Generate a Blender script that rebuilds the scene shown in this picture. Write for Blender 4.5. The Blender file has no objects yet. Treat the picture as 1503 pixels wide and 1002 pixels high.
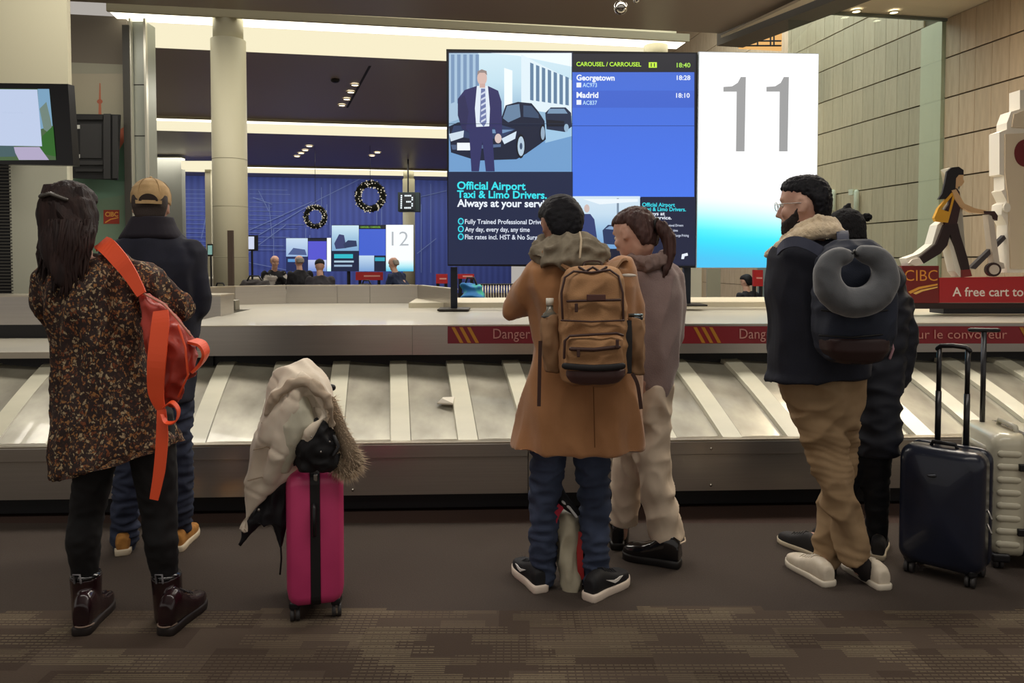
import bpy, bmesh, math, random
from mathutils import Vector, Matrix, noise

# ------------------------------------------------------------------ camera, world, lights, exposure
SC = bpy.context.scene
COL = SC.collection
F = 1127.0
CAM_H = 1.38
PITCH = math.radians(2.0)
CY = 424.0                      # row of the optical axis (the photograph is cropped off-centre)
cam_data = bpy.data.cameras.new('camera')
cam = bpy.data.objects.new('camera', cam_data)
COL.objects.link(cam)
cam.location = (0, 0, CAM_H)
cam.rotation_euler = (math.radians(90) - PITCH, 0, 0)
cam_data.sensor_width = 36.0
cam_data.lens = 36.0 * F / 1503.0
cam_data.shift_y = -(501.0 - CY) / 1503.0
cam_data.clip_end = 200
SC.camera = cam

SC.view_settings.view_transform = 'Standard'
SC.view_settings.look = 'None'
SC.view_settings.exposure = 0.0
SC.view_settings.gamma = 1.0
SC.view_settings.use_curve_mapping = False
SC.cycles.use_denoising = True
SC.cycles.max_bounces = 6
SC.cycles.sample_clamp_indirect = 4.0
SC.cycles.caustics_reflective = False
SC.cycles.caustics_refractive = False

world = bpy.data.worlds.new('hall_ambience')
SC.world = world
world.use_nodes = True
bg = world.node_tree.nodes['Background']
bg.inputs[0].default_value = (1.0, 0.93, 0.85, 1)
bg.inputs[1].default_value = 0.43


def area(name, loc, sx, sy, power, col=(1, .94, .85), rot=(0, 0, 0)):
    l = bpy.data.lights.new(name, 'AREA')
    l.shape = 'RECTANGLE'
    l.size, l.size_y = sx, sy
    l.energy = power
    l.color = col
    o = bpy.data.objects.new(name, l)
    COL.objects.link(o)
    o.location = loc
    o.rotation_euler = rot
    return o


area('ceiling_light_near', (0, 1.2, 4.9), 9, 1.0, 150)
area('ceiling_light_carousel', (0.5, 6.3, 4.9), 11, 0.8, 330)
area('ceiling_light_carousel_back', (-2, 9.6, 4.9), 9, 0.8, 150)
area('hall_light_mid', (-6, 16.0, 4.9), 14, 1.2, 420)
area('hall_light_far', (-8, 26.0, 4.9), 16, 1.2, 500)
area('blue_wall_washer', (-8, 30.3, 4.7), 16, 0.6, 170, (.8, .88, 1), (math.radians(35), 0, math.radians(10)))
area('side_hall_light', (5.2, 7.2, 4.9), 2.4, 2.4, 260, (1, .86, .66))
area('atrium_light', (3.6, 14.5, 8.0), 4, 7, 620, (.9, 1, .98))

area('beige_ceiling_fill', (5.6, 7.2, 2.6), 1.2, 2.0, 45, (1, .88, .7), (math.radians(180), 0, 0))  # unseen fill aimed upwards, added to brighten the beige ceiling


# ------------------------------------------------------------------ picture-to-place helper (numbers measured on the photograph -> metres)
def W(px, py, D):
    u = (px - 751.5) / F
    v = -(py - CY) / F
    y = math.cos(PITCH) + v * math.sin(PITCH)
    z = -math.sin(PITCH) + v * math.cos(PITCH)
    k = D / y
    return Vector((u * k, D, CAM_H + z * k))


def ray(px, py):
    return (W(px, py, 1.0) - Vector((0, 0, CAM_H)))


def ground(px, py, z=0.0):
    d = ray(px, py)
    k = (z - CAM_H) / d.z
    return Vector((d.x * k, d.y * k, z))


class Plane:
    """a vertical plane through p turned by ang about z; local u runs right, normal points to the camera side"""
    def __init__(s, p, ang):
        s.p = Vector(p)
        s.a = ang
        s.n = Vector((math.sin(ang), -math.cos(ang), 0))
        s.u = Vector((math.cos(ang), math.sin(ang), 0))

    def at(s, px, py, off=0.0):
        d = ray(px, py)
        o = Vector((0, 0, CAM_H))
        k = (s.p - o).dot(s.n) / d.dot(s.n)
        return o + d * k + s.n * off


BA = math.radians(10)           # the building grid is turned by this
CA = math.radians(2.6)          # the carousel and the screens by this


def B(u, v, z):
    return Vector((u * math.cos(BA) - v * math.sin(BA), u * math.sin(BA) + v * math.cos(BA), z))


# ------------------------------------------------------------------ materials
def lin(c):
    r = []
    for x in c[:3]:
        x = x / 255.0
        r.append(x / 12.92 if x <= 0.04045 else ((x + 0.055) / 1.055) ** 2.4)
    return (r[0], r[1], r[2], 1)


_m = {}


def mat(name, c, rough=.6, metal=0.0, c2=None, nscale=8, stretch=(1, 1, 1), bump=0.0, bscale=60, bstretch=(1, 1, 1),
        spec=.5, sheen=0.0, coat=0.0, contrast=(.35, .65), detail=3, aniso=0.0, trans=0.0, ior=1.45):
    if name in _m:
        return _m[name]
    m = bpy.data.materials.new(name)
    m.use_nodes = True
    nt = m.node_tree
    p = nt.nodes['Principled BSDF']
    p.inputs['Base Color'].default_value = lin(c)
    p.inputs['Roughness'].default_value = rough
    p.inputs['Metallic'].default_value = metal
    p.inputs['Specular IOR Level'].default_value = spec
    p.inputs['Sheen Weight'].default_value = sheen
    p.inputs['Coat Weight'].default_value = coat
    p.inputs['Anisotropic'].default_value = aniso
    p.inputs['Transmission Weight'].default_value = trans
    p.inputs['IOR'].default_value = ior
    tc = nt.nodes.new('ShaderNodeTexCoord')
    if c2 is not None:
        mp = nt.nodes.new('ShaderNodeMapping')
        mp.inputs['Scale'].default_value = stretch
        n = nt.nodes.new('ShaderNodeTexNoise')
        n.inputs['Scale'].default_value = nscale
        n.inputs['Detail'].default_value = detail
        r = nt.nodes.new('ShaderNodeValToRGB')
        r.color_ramp.elements[0].position = contrast[0]
        r.color_ramp.elements[1].position = contrast[1]
        r.color_ramp.elements[0].color = lin(c)
        r.color_ramp.elements[1].color = lin(c2)
        nt.links.new(tc.outputs['Object'], mp.inputs['Vector'])
        nt.links.new(mp.outputs['Vector'], n.inputs['Vector'])
        nt.links.new(n.outputs['Fac'], r.inputs['Fac'])
        nt.links.new(r.outputs['Color'], p.inputs['Base Color'])
    if bump:
        mp2 = nt.nodes.new('ShaderNodeMapping')
        mp2.inputs['Scale'].default_value = bstretch
        n2 = nt.nodes.new('ShaderNodeTexNoise')
        n2.inputs['Scale'].default_value = bscale
        n2.inputs['Detail'].default_value = 2
        b = nt.nodes.new('ShaderNodeBump')
        b.inputs['Strength'].default_value = bump
        b.inputs['Distance'].default_value = .01
        nt.links.new(tc.outputs['Object'], mp2.inputs['Vector'])
        nt.links.new(mp2.outputs['Vector'], n2.inputs['Vector'])
        nt.links.new(n2.outputs['Fac'], b.inputs['Height'])
        nt.links.new(b.outputs['Normal'], p.inputs['Normal'])
    _m[name] = m
    return m


def emis(name, c, s):
    if name in _m:
        return _m[name]
    m = bpy.data.materials.new(name)
    m.use_nodes = True
    nt = m.node_tree
    nt.nodes.clear()
    e = nt.nodes.new('ShaderNodeEmission')
    e.inputs[0].default_value = lin(c)
    e.inputs[1].default_value = s
    o = nt.nodes.new('ShaderNodeOutputMaterial')
    nt.links.new(e.outputs[0], o.inputs[0])
    _m[name] = m
    return m


def screen_mat(name, strength):
    """a lit display: the colours of its picture shine"""
    m = bpy.data.materials.new(name)
    m.use_nodes = True
    nt = m.node_tree
    p = nt.nodes['Principled BSDF']
    p.inputs['Base Color'].default_value = (.01, .01, .012, 1)
    p.inputs['Roughness'].default_value = .3
    a = nt.nodes.new('ShaderNodeVertexColor')
    a.layer_name = 'Col'
    nt.links.new(a.outputs[0], p.inputs['Emission Color'])
    p.inputs['Emission Strength'].default_value = strength
    return m


def print_mat(name, rough=.5):
    m = bpy.data.materials.new(name)
    m.use_nodes = True
    nt = m.node_tree
    p = nt.nodes['Principled BSDF']
    p.inputs['Roughness'].default_value = rough
    a = nt.nodes.new('ShaderNodeVertexColor')
    a.layer_name = 'Col'
    nt.links.new(a.outputs[0], p.inputs['Base Color'])
    return m


# ------------------------------------------------------------------ mesh building
class MB:
    def __init__(s):
        s.v = []
        s.f = []

    def add(s, verts, faces):
        k = len(s.v)
        s.v += [Vector(a) for a in verts]
        s.f += [tuple(i + k for i in f) for f in faces]
        return s

    def box(s, c, size, R=None, bevel=0.0):
        sx, sy, sz = size[0] / 2, size[1] / 2, size[2] / 2
        if bevel <= 0:
            vs = [Vector((x * sx, y * sy, z * sz)) for x in (-1, 1) for y in (-1, 1) for z in (-1, 1)]
            fs = [(0, 1, 3, 2), (4, 6, 7, 5), (0, 4, 5, 1), (2, 3, 7, 6), (0, 2, 6, 4), (1, 5, 7, 3)]
        else:
            bm = bmesh.new()
            bmesh.ops.create_cube(bm, size=1)
            for v in bm.verts:
                v.co = Vector((v.co.x * sx * 2, v.co.y * sy * 2, v.co.z * sz * 2))
            bmesh.ops.bevel(bm, geom=list(bm.edges), offset=min(bevel, sx * .95, sy * .95, sz * .95), segments=3, affect='EDGES', profile=.5)
            bm.verts.index_update()
            vs = [v.co.copy() for v in bm.verts]
            fs = [tuple(v.index for v in f.verts) for f in bm.faces]
            bm.free()
        if R is not None:
            vs = [R @ v for v in vs]
        c = Vector(c)
        return s.add([v + c for v in vs], fs)

    def quad(s, a, b, c, d):
        return s.add([a, b, c, d], [(0, 1, 2, 3)])

    def prism(s, pts, vec):
        """polygon (3d points) pushed along vec"""
        n = len(pts)
        vec = Vector(vec)
        vs = [Vector(p) for p in pts] + [Vector(p) + vec for p in pts]
        fs = [tuple(range(n))[::-1], tuple(range(n, 2 * n))]
        fs += [(i, (i + 1) % n, n + (i + 1) % n, n + i) for i in range(n)]
        return s.add(vs, fs)

    def rings(s, rings, cap=True, closed=False):
        n = len(rings[0])
        k = len(s.v)
        for r in rings:
            s.v += [Vector(p) for p in r]
        m = len(rings)
        for i in range(m - 1 if not closed else m):
            j = (i + 1) % m
            for a in range(n):
                b = (a + 1) % n
                s.f.append((k + i * n + a, k + i * n + b, k + j * n + b, k + j * n + a))
        if cap and not closed:
            c0 = sum((Vector(p) for p in rings[0]), Vector()) / n
            c1 = sum((Vector(p) for p in rings[-1]), Vector()) / n
            s.v += [c0, c1]
            i0, i1 = len(s.v) - 2, len(s.v) - 1
            for a in range(n):
                b = (a + 1) % n
                s.f.append((i0, k + b, k + a))
                s.f.append((i1, k + (m - 1) * n + a, k + (m - 1) * n + b))
        return s

    def tube(s, pts, rad, seg=12, flat=1.0, up=None, round_ends=True, closed=False, twist0=0.0):
        """a tapering tube; flat < 1 squashes the section along `up`"""
        P = [Vector(p) for p in pts]
        if not isinstance(rad, (list, tuple)):
            rad = [rad] * len(P)
        R = list(rad)
        if round_ends and not closed:
            d0 = (P[0] - P[1]).normalized()
            d1 = (P[-1] - P[-2]).normalized()
            P = [P[0] + d0 * R[0] * .95, P[0] + d0 * R[0] * .7] + P + [P[-1] + d1 * R[-1] * .7, P[-1] + d1 * R[-1] * .95]
            R = [R[0] * .3, R[0] * .7] + R + [R[-1] * .7, R[-1] * .3]
        rings = []
        prev = None
        n = len(P)
        for i in range(n):
            if closed:
                t = (P[(i + 1) % n] - P[i - 1]).normalized()
            else:
                t = (P[min(i + 1, n - 1)] - P[max(i - 1, 0)]).normalized()
            if up is not None:
                a = Vector(up)
                a = (a - t * a.dot(t))
                if a.length < 1e-5:
                    a = t.orthogonal()
                a.normalize()
            elif prev is None:
                a = t.orthogonal().normalized()
            else:
                a = (prev - t * prev.dot(t)).normalized()
            prev = a
            b = t.cross(a)
            rings.append([P[i] + a * (math.cos(q) * R[i] * flat) + b * (math.sin(q) * R[i])
                          for q in [2 * math.pi * k / seg + twist0 for k in range(seg)]])
        return s.rings(rings, True, closed)

    def loft(s, secs, seg=28):
        """secs: (centre, half-axis vector a, half-axis vector b, exponent)"""
        rings = []
        for sec in secs:
            c, a, b = Vector(sec[0]), Vector(sec[1]), Vector(sec[2])
            e = 2.0 / (sec[3] if len(sec) > 3 else 2.2)
            r = []
            for k in range(seg):
                t = 2 * math.pi * k / seg
                x, y = math.cos(t), math.sin(t)
                r.append(c + a * math.copysign(abs(x) ** e, x) + b * math.copysign(abs(y) ** e, y))
            rings.append(r)
        return s.rings(rings)

    def ball(s, c, r, seg=12, M=None):
        c = Vector(c)
        if not isinstance(r, (tuple, list)):
            r = (r, r, r)
        rings = []
        h = seg // 2
        for i in range(1, h):
            t = math.pi * i / h
            rings.append([Vector((math.sin(t) * math.cos(2 * math.pi * k / seg) * r[0],
                                  math.sin(t) * math.sin(2 * math.pi * k / seg) * r[1], -math.cos(t) * r[2])) for k in range(seg)])
        k0 = len(s.v)
        s.rings(rings)
        s.v[-2] = Vector((0, 0, -r[2]))
        s.v[-1] = Vector((0, 0, r[2]))
        for i in range(k0, len(s.v)):
            s.v[i] = (M @ s.v[i] if M is not None else s.v[i]) + c
        return s

    def xf(s, M):
        s.v = [M @ v for v in s.v]
        return s

    def join(s, o):
        return s.add(o.v, o.f)

    def mesh(s, name):
        me = bpy.data.meshes.new(name)
        me.from_pydata([tuple(v) for v in s.v], [], s.f)
        me.validate(verbose=False)
        return me

    def build(s, name, m=None, parent=None, smooth=False, origin=None, fixn=True):
        me = s.mesh(name)
        return link(name, me, m, parent, smooth, origin, fixn)

    def fuse(s, name, m=None, parent=None, voxel=.009, it=3, wob=None, sub=False):
        """melt the closed shells into one continuous skin, relax it, then lay folds into it"""
        me = s.mesh(name)
        bm = bmesh.new()
        bm.from_mesh(me)
        bmesh.ops.recalc_face_normals(bm, faces=bm.faces)
        bm.to_mesh(me)
        bm.free()
        o = bpy.data.objects.new(name, me)
        COL.objects.link(o)
        r = o.modifiers.new('r', 'REMESH')
        r.mode = 'VOXEL'
        r.voxel_size = voxel
        if it:
            q = o.modifiers.new('s', 'SMOOTH')
            q.factor = .5
            q.iterations = it
        dg = bpy.context.evaluated_depsgraph_get()
        new = bpy.data.meshes.new_from_object(o.evaluated_get(dg))
        bpy.data.objects.remove(o)
        if wob:
            nv = len(new.vertices)
            co = [0.0] * (3 * nv)
            new.vertices.foreach_get('co', co)
            nm = [0.0] * (3 * nv)
            new.vertex_normals.foreach_get('vector', nm)
            for i in range(0, 3 * nv, 3):
                p = Vector(co[i:i + 3])
                n = Vector(nm[i:i + 3])
                p += n * wob(p, n)
                co[i:i + 3] = p
            new.vertices.foreach_set('co', co)
            new.update()
        return link(name, new, m, parent, True, None, False)


def inv_parent(parent):
    return parent.matrix_world.inverted() if parent else None


def world_matrix(o):
    M = o.matrix_basis.copy()
    while o.parent:
        o = o.parent
        M = o.matrix_basis @ M
    return M


def link(name, me, m, parent, smooth, origin=None, fixn=True):
    """link the mesh (given in world space) as one object, its origin at the middle of its foot"""
    if m:
        me.materials.append(m)
    if fixn:
        bm = bmesh.new()
        bm.from_mesh(me)
        bmesh.ops.recalc_face_normals(bm, faces=bm.faces)
        bm.to_mesh(me)
        bm.free()
    if smooth:
        me.polygons.foreach_set('use_smooth', [True] * len(me.polygons))
    o = bpy.data.objects.new(name, me)
    COL.objects.link(o)
    if origin is None:
        xs = [v.co for v in me.vertices]
        n = max(1, len(xs))
        c = sum(xs, Vector()) / n
        c.z = min((v.z for v in xs), default=0)
    else:
        c = Vector(origin)
    me.transform(Matrix.Translation(-c))
    if parent is not None:
        o.parent = parent
        o.matrix_basis = world_matrix(parent).inverted() @ Matrix.Translation(c)
    else:
        o.location = c
    return o


def thing(name, label, cat, loc=(0, 0, 0), rz=0.0, group=None):
    o = bpy.data.objects.new(name, None)
    o.empty_display_size = .1
    COL.objects.link(o)
    o.location = loc
    o.rotation_euler = (0, 0, rz)
    o['label'] = label
    o['category'] = cat
    if group:
        o['group'] = group
    return o


def tag(o, label, cat, group=None):
    o['label'] = label
    o['category'] = cat
    if group:
        o['group'] = group
    return o


def struct(o):
    o['kind'] = 'structure'
    return o


def lab(o, label):
    o['label'] = label
    return o


def copy_child(o, parent, M):
    c = o.copy()
    COL.objects.link(c)
    c.parent = parent
    c.matrix_basis = M
    return c


# text as flat outlines, cached
_t = {}


def text_outline(s, bold=0.0):
    k = (s, bold)
    if k in _t:
        return _t[k]
    cu = bpy.data.curves.new('t', 'FONT')
    cu.body = s
    cu.size = 1
    cu.offset = bold
    cu.resolution_u = 3
    o = bpy.data.objects.new('t', cu)
    COL.objects.link(o)
    dg = bpy.context.evaluated_depsgraph_get()
    me = bpy.data.meshes.new_from_object(o.evaluated_get(dg))
    vs = [v.co.copy() for v in me.vertices]
    fs = [tuple(p.vertices) for p in me.polygons]
    bpy.data.objects.remove(o)
    bpy.data.meshes.remove(me)
    _t[k] = (vs, fs)
    return _t[k]


class Print:
    """flat picture made of coloured shapes on a plane; every layer lies a hair in front of the one before"""
    def __init__(s, at, step=.0006):
        s.at = at
        s.v, s.f, s.c = [], [], []
        s.l = 0
        s.step = step

    def poly(s, pts, col):
        s.l += 1
        k = len(s.v)
        s.v += [s.at(x, y, s.l * s.step) for x, y in pts]
        s.f.append(tuple(range(k, k + len(pts))))
        s.c.append(col)
        return s

    def rect(s, x0, y0, x1, y1, col):
        return s.poly([(x0, y0), (x1, y0), (x1, y1), (x0, y1)], col)

    def grad(s, x0, y0, x1, y1, cols):
        n = len(cols) - 1
        s.l += 1
        for i in range(n):
            ya, yb = y0 + (y1 - y0) * i / n, y0 + (y1 - y0) * (i + 1) / n
            k = len(s.v)
            s.v += [s.at(x, y, s.l * s.step) for x, y in ((x0, ya), (x1, ya), (x1, yb), (x0, yb))]
            s.f.append((k, k + 1, k + 2, k + 3))
            s.c.append((cols[i], cols[i], cols[i + 1], cols[i + 1]))
        return s

    def disc(s, x, y, rx, ry, col, n=16):
        return s.poly([(x + rx * math.cos(2 * math.pi * i / n), y + ry * math.sin(2 * math.pi * i / n)) for i in range(n)], col)

    def text(s, t, x0, x1, ytop, ybase, col, bold=0.01, slope=0.0):
        vs, fs = text_outline(t, bold)
        if not vs:
            return s
        cap = .69
        mn, mx = min(v.x for v in vs), max(v.x for v in vs)
        s.l += 1
        k = len(s.v)
        for v in vs:
            x = x0 + (v.x - mn) / (mx - mn) * (x1 - x0)
            y = ybase - v.y / cap * (ybase - ytop) + slope * (x - x0)
            s.v.append(s.at(x, y, s.l * s.step))
        for f in fs:
            s.f.append(tuple(i + k for i in f))
            s.c.append(col)
        return s

    def build(s, name, m, parent):
        me = bpy.data.meshes.new(name)
        me.from_pydata([tuple(v) for v in s.v], [], s.f)
        ca = me.color_attributes.new('Col', 'FLOAT_COLOR', 'CORNER')
        i = 0
        vals = []
        for f, c in zip(s.f, s.c):
            for q in range(len(f)):
                cc = c[q] if isinstance(c[0], (tuple, list)) else c
                vals += list(lin(cc))
        ca.data.foreach_set('color', vals)
        return link(name, me, m, parent, False, None, False)


def smooth_path(pts, rad, k=4):
    P = [Vector(p) for p in pts]
    o, r = [], []
    n = len(P)
    for i in range(n - 1):
        a0, a1, a2, a3 = P[max(i - 1, 0)], P[i], P[i + 1], P[min(i + 2, n - 1)]
        for q in range(k):
            u = q / k
            o.append(.5 * ((2 * a1) + (a2 - a0) * u + (2 * a0 - 5 * a1 + 4 * a2 - a3) * u * u + (3 * a1 - a0 - 3 * a2 + a3) * u ** 3))
            r.append(rad[i] * (1 - u) + rad[i + 1] * u)
    return o + [P[-1]], r + [rad[-1]]


def rnd(a, b):
    return random.uniform(a, b)


random.seed(11)
RZ = Matrix.Rotation

# ================================================================== THE SETTING
def carpet():
    m = bpy.data.materials.new('carpet')
    m.use_nodes = True
    nt = m.node_tree
    N, L = nt.nodes, nt.links
    p = N['Principled BSDF']
    p.inputs['Roughness'].default_value = .95
    p.inputs['Specular IOR Level'].default_value = .12
    tc = N.new('ShaderNodeTexCoord')
    sep = N.new('ShaderNodeSeparateXYZ')
    L.new(tc.outputs['Object'], sep.inputs[0])

    def M(op, a, b=None, c=None):
        n = N.new('ShaderNodeMath')
        n.operation = op
        for i, x in enumerate((a, b, c)):
            if x is None:
                continue
            if isinstance(x, (int, float)):
                n.inputs[i].default_value = x
            else:
                L.new(x, n.inputs[i])
        return n.outputs[0]

    def cell(w, h, seed):
        yy = M('FLOOR', M('DIVIDE', sep.outputs[1], h))
        off = M('MULTIPLY', M('FRACT', M('MULTIPLY', yy, .377)), w)
        xx = M('FLOOR', M('DIVIDE', M('ADD', sep.outputs[0], off), w))
        c = N.new('ShaderNodeCombineXYZ')
        L.new(xx, c.inputs[0])
        L.new(yy, c.inputs[1])
        c.inputs[2].default_value = seed
        w_ = N.new('ShaderNodeTexWhiteNoise')
        w_.noise_dimensions = '3D'
        L.new(c.outputs[0], w_.inputs['Vector'])
        return w_.outputs['Value']

    def lines(axis, period, duty):
        return M('LESS_THAN', M('FRACT', M('DIVIDE', sep.outputs[axis], period)), duty)
    nz = N.new('ShaderNodeTexNoise')
    nz.inputs['Scale'].default_value = 160
    nz.inputs['Detail'].default_value = 2
    L.new(tc.outputs['Object'], nz.inputs['Vector'])
    nb = N.new('ShaderNodeTexNoise')
    nb.inputs['Scale'].default_value = 1.3
    nb.inputs['Detail'].default_value = 3
    L.new(tc.outputs['Object'], nb.inputs['Vector'])
    a = cell(.21, .07, 1.0)
    b = cell(.17, .055, 4.0)
    grid = M('MULTIPLY', lines(0, .027, .82), lines(1, .021, .34))
    stripe = lines(1, .013, .55)
    k1 = M('MULTIPLY', grid, M('GREATER_THAN', a, .38))
    k2 = M('MULTIPLY', stripe, M('GREATER_THAN', b, .74))
    patt = M('MAXIMUM', k1, k2)
    patt = M('MULTIPLY', patt, M('ADD', .35, M('MULTIPLY', cell(.33, .17, 9.0), .65)))
    patt = M('MULTIPLY', patt, M('ADD', .25, nz.outputs['Fac']))
    border = M('ADD', sep.outputs[1], M('MULTIPLY', M('FLOOR', M('MULTIPLY', M('SUBTRACT', cell(.5, 9.0, 3.0), .5), 3.0)), .02))
    zone = M('LESS_THAN', border, 3.0)
    patt = M('MULTIPLY', patt, zone)

    def mix(f, c1, c2):
        n = N.new('ShaderNodeMix')
        n.data_type = 'RGBA'
        for sck, val in ((n.inputs[0], f), (n.inputs[6], c1), (n.inputs[7], c2)):
            if isinstance(val, tuple):
                sck.default_value = val
            elif isinstance(val, (int, float)):
                sck.default_value = val
            else:
                L.new(val, sck)
        return n.outputs[2]
    base = mix(nb.outputs['Fac'], lin((66, 58, 53)), lin((84, 75, 68)))
    base = mix(nz.outputs['Fac'], base, lin((62, 55, 50)))
    nearc = mix(M('GREATER_THAN', cell(.31, .15, 2.0), .5), lin((70, 58, 49)), lin((82, 70, 60)))
    base = mix(M('MULTIPLY', zone, .8), base, nearc)
    edge = M('GREATER_THAN', sep.outputs[1], 4.02)
    base = mix(M('MULTIPLY', edge, .6), base, lin((66, 46, 40)))
    col = mix(M('MULTIPLY', patt, .66), base, lin((132, 121, 98)))
    L.new(col, p.inputs['Base Color'])
    bmp = N.new('ShaderNodeBump')
    bmp.inputs['Strength'].default_value = .4
    bmp.inputs['Distance'].default_value = .005
    L.new(nz.outputs['Fac'], bmp.inputs['Height'])
    L.new(bmp.outputs[0], p.inputs['Normal'])
    return m


fl = MB().box((-4, 17, -.05), (44, 44, .1))
struct(fl.build('floor', carpet(), origin=(0, 0, 0)))

M_ceil = mat('ceiling_paint', (160, 148, 136), .4, spec=.5)
M_ceil_w = mat('ceiling_beige', (220, 208, 182), .7)
M_cream = mat('column_paint', (196, 191, 164), .55)
M_strip = emis('light_slot', (255, 248, 226), 2.6)
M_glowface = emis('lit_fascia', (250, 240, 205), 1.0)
M_soffit = mat('soffit_panel', (132, 124, 100), .7, c2=(108, 100, 80), nscale=2, stretch=(1, 6, 1))
M_steel = mat('brushed_steel', (190, 184, 176), .28, .88, c2=(184, 178, 170), nscale=3, stretch=(.5, 1, 40), aniso=.3)
M_steel_dk = mat('dull_steel', (120, 116, 112), .32, 1.0)
M_black = mat('black_paint', (14, 14, 17), .45)
M_plastic = mat('black_plastic', (20, 20, 23), .4)
M_slot = mat('shadow_gap', (40, 38, 36), .7)

# low ceiling over the carousel and the camera, its right edge runs diagonally
near_c = [Vector((-9, -2, 5)), W(1190, 0, 10.6), Vector((2.9, 13.05, 5))]
cl = MB()
R1 = Vector((7.6, 3.0, 5))
R2 = Vector((2.95, 13.0, 5))
cl.prism([Vector((-9, -3, 5)), Vector((8.5, -3, 5)), R1 + Vector((.0, 0, 0)), Vector((4.1, 10.5, 5)), Vector((3.3, 12.3, 5)), B(-16, 11.9, 5), Vector((-16, 4, 5))], (0, 0, .12))
ceil = struct(cl.build('ceiling', M_ceil))


def bay(name, v0, v1, u0, u1):
    m = MB().box((0, 0, 0), (u1 - u0, v1 - v0, .1))
    c = B((u0 + u1) / 2, (v0 + v1) / 2, 5.05)
    m.xf(Matrix.Translation(c) @ RZ(BA, 4, 'Z'))
    return struct(m.build(name, M_ceil))


def bbox(v0, v1, u0, u1, z0, z1, mb=None):
    m = MB().box((0, 0, 0), (u1 - u0, v1 - v0, z1 - z0))
    m.xf(Matrix.Translation(B((u0 + u1) / 2, (v0 + v1) / 2, (z0 + z1) / 2)) @ RZ(BA, 4, 'Z'))
    if mb:
        return mb.join(m)
    return m


for i, (v, ur, ul) in enumerate(((11.9, 5.0, -3.75), (20.4, 4.4, -16), (30.2, 3.4, -13.5))):
    c = struct(bay('ceiling_bay', v + 1.75, (v + 8.5 if i == 0 else v + 9.8 if i == 1 else 34.6), -18, ur))
    tr = thing('cove_light', ['bright ceiling light slot nearest the camera, above the screens', 'second bright ceiling light slot, crossing behind the round column',
                              'farthest bright ceiling light slot, above the blue wall'][i], 'light', B(-4, v, 5.0), BA, None)
    bbox(v, v + .5, ul, ur, 4.97, 5.02).build('light_strip', M_strip, tr)
    bbox(v - .06, v, ul, ur, 4.94, 5.06).build('slot_trim', M_cream, tr)
    bbox(v + .5, v + 1.65, ul, ur, 5.30, 5.36).build('recess_panel', M_soffit, tr)
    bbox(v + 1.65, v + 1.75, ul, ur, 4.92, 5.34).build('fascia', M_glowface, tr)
    bbox(v + .5, v + .54, ul, ur, 5.0, 5.34).build('recess_side', M_cream, tr)

# diagonal drop beam at the right edge of the low ceiling
db = MB().prism([Vector((3.3, 12.5, 4.86)), Vector((7.7, 3.0, 4.86)), Vector((8.1, 3.0, 4.86)), Vector((3.75, 12.6, 4.86))], (0, 0, .3))
struct(db.build('trim_1', mat('beam_dark', (92, 84, 76), .5)))
db = MB().prism([Vector((3.28, 12.2, 4.9)), Vector((4.62, 9.3, 4.9)), Vector((4.3, 9.3, 4.9))], (0, 0, .04))
struct(db.build('trim_2', mat('wedge_white', (225, 215, 195), .6)))

# beige ceiling of the right-hand hall
bc = MB().prism([Vector((8.2, 3.0, 5.02)), Vector((4.35, 11.35, 5.02)), B(8.6, 10.3, 5.02), B(8.6, 2.0, 5.02)], (0, 0, .1))
struct(bc.build('ceiling_right', M_ceil_w))
hi = bbox(10.3, 36, 2.5, 8.6, 9.0, 9.1)
struct(hi.build('ceiling_atrium', M_ceil_w))

# ---- right wall: stone panels, each its own piece
M_tile_w = [mat('stone_warm_a', (180, 160, 134), .6, c2=(168, 148, 122), nscale=4, stretch=(6, 6, .6)),
            mat('stone_warm_b', (188, 167, 140), .6, c2=(176, 154, 128), nscale=4, stretch=(6, 6, .6)),
            mat('stone_warm_c', (174, 155, 130), .6, c2=(184, 163, 136), nscale=4, stretch=(6, 6, .6))]
wall_r = struct(bbox(1.0, 35, 8.44, 8.7, 0, 9.0).build('wall_right', mat('joint', (92, 82, 66), .9), origin=B(8.44, 10, 0)))
TW, TH = .30, .595
tile_mesh = []
for k in range(3):
    t = MB().box((0, 0, 0), (.03, TW - .007, TH - .022), bevel=0)
    me = t.mesh('stone_panel')
    me.materials.append(M_tile_w[k])
    tile_mesh.append(me)
wm = world_matrix(wall_r).inverted()


def add_tile(v, z, k):
    o = bpy.data.objects.new('stone_panel', tile_mesh[k])
    COL.objects.link(o)
    o.parent = wall_r
    o.matrix_basis = wm @ Matrix.Translation(B(8.425, v, z)) @ RZ(BA, 4, 'Z')


random.seed(5)
nt_ = 0
far = MB()
for i in range(-1, 80):
    v = 10.32 - .15 - (15 - i) * TW if i < 16 else 10.79 + .15 + (i - 16) * TW
    for j in range(0, 14):
        z = .56 + j * TH
        pz = z
        D = B(8.42, v, 0).y
        pyt = 385 - (z + .3 - CAM_H) * F / D
        pyb = 385 - (z - .3 - CAM_H) * F / D
        if pyb < -5 or z > 9:
            continue
        if 14.6 < v < 15.9 and z < 1.6:
            continue
        px = 751 + F * B(8.42, v, 0).x / D
        if z < 1.0 or px < 1195 or px > 1512:
            far.join(bbox(v - TW / 2 + .004, v + TW / 2 - .004, 8.41, 8.44, z - TH / 2 + .006, z + TH / 2 - .006))
        else:
            add_tile(v, z, random.randrange(3))
            nt_ += 1
print('tiles', nt_)
fo = far.build('stone_panel_rest', M_tile_w[0], wall_r)
fo['kind'] = 'stuff'
struct(bbox(10.33, 10.78, 8.36, 8.44, 0, 5.0).build('trim_3', mat('pillar_stone', (196, 188, 160), .6)))
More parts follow.
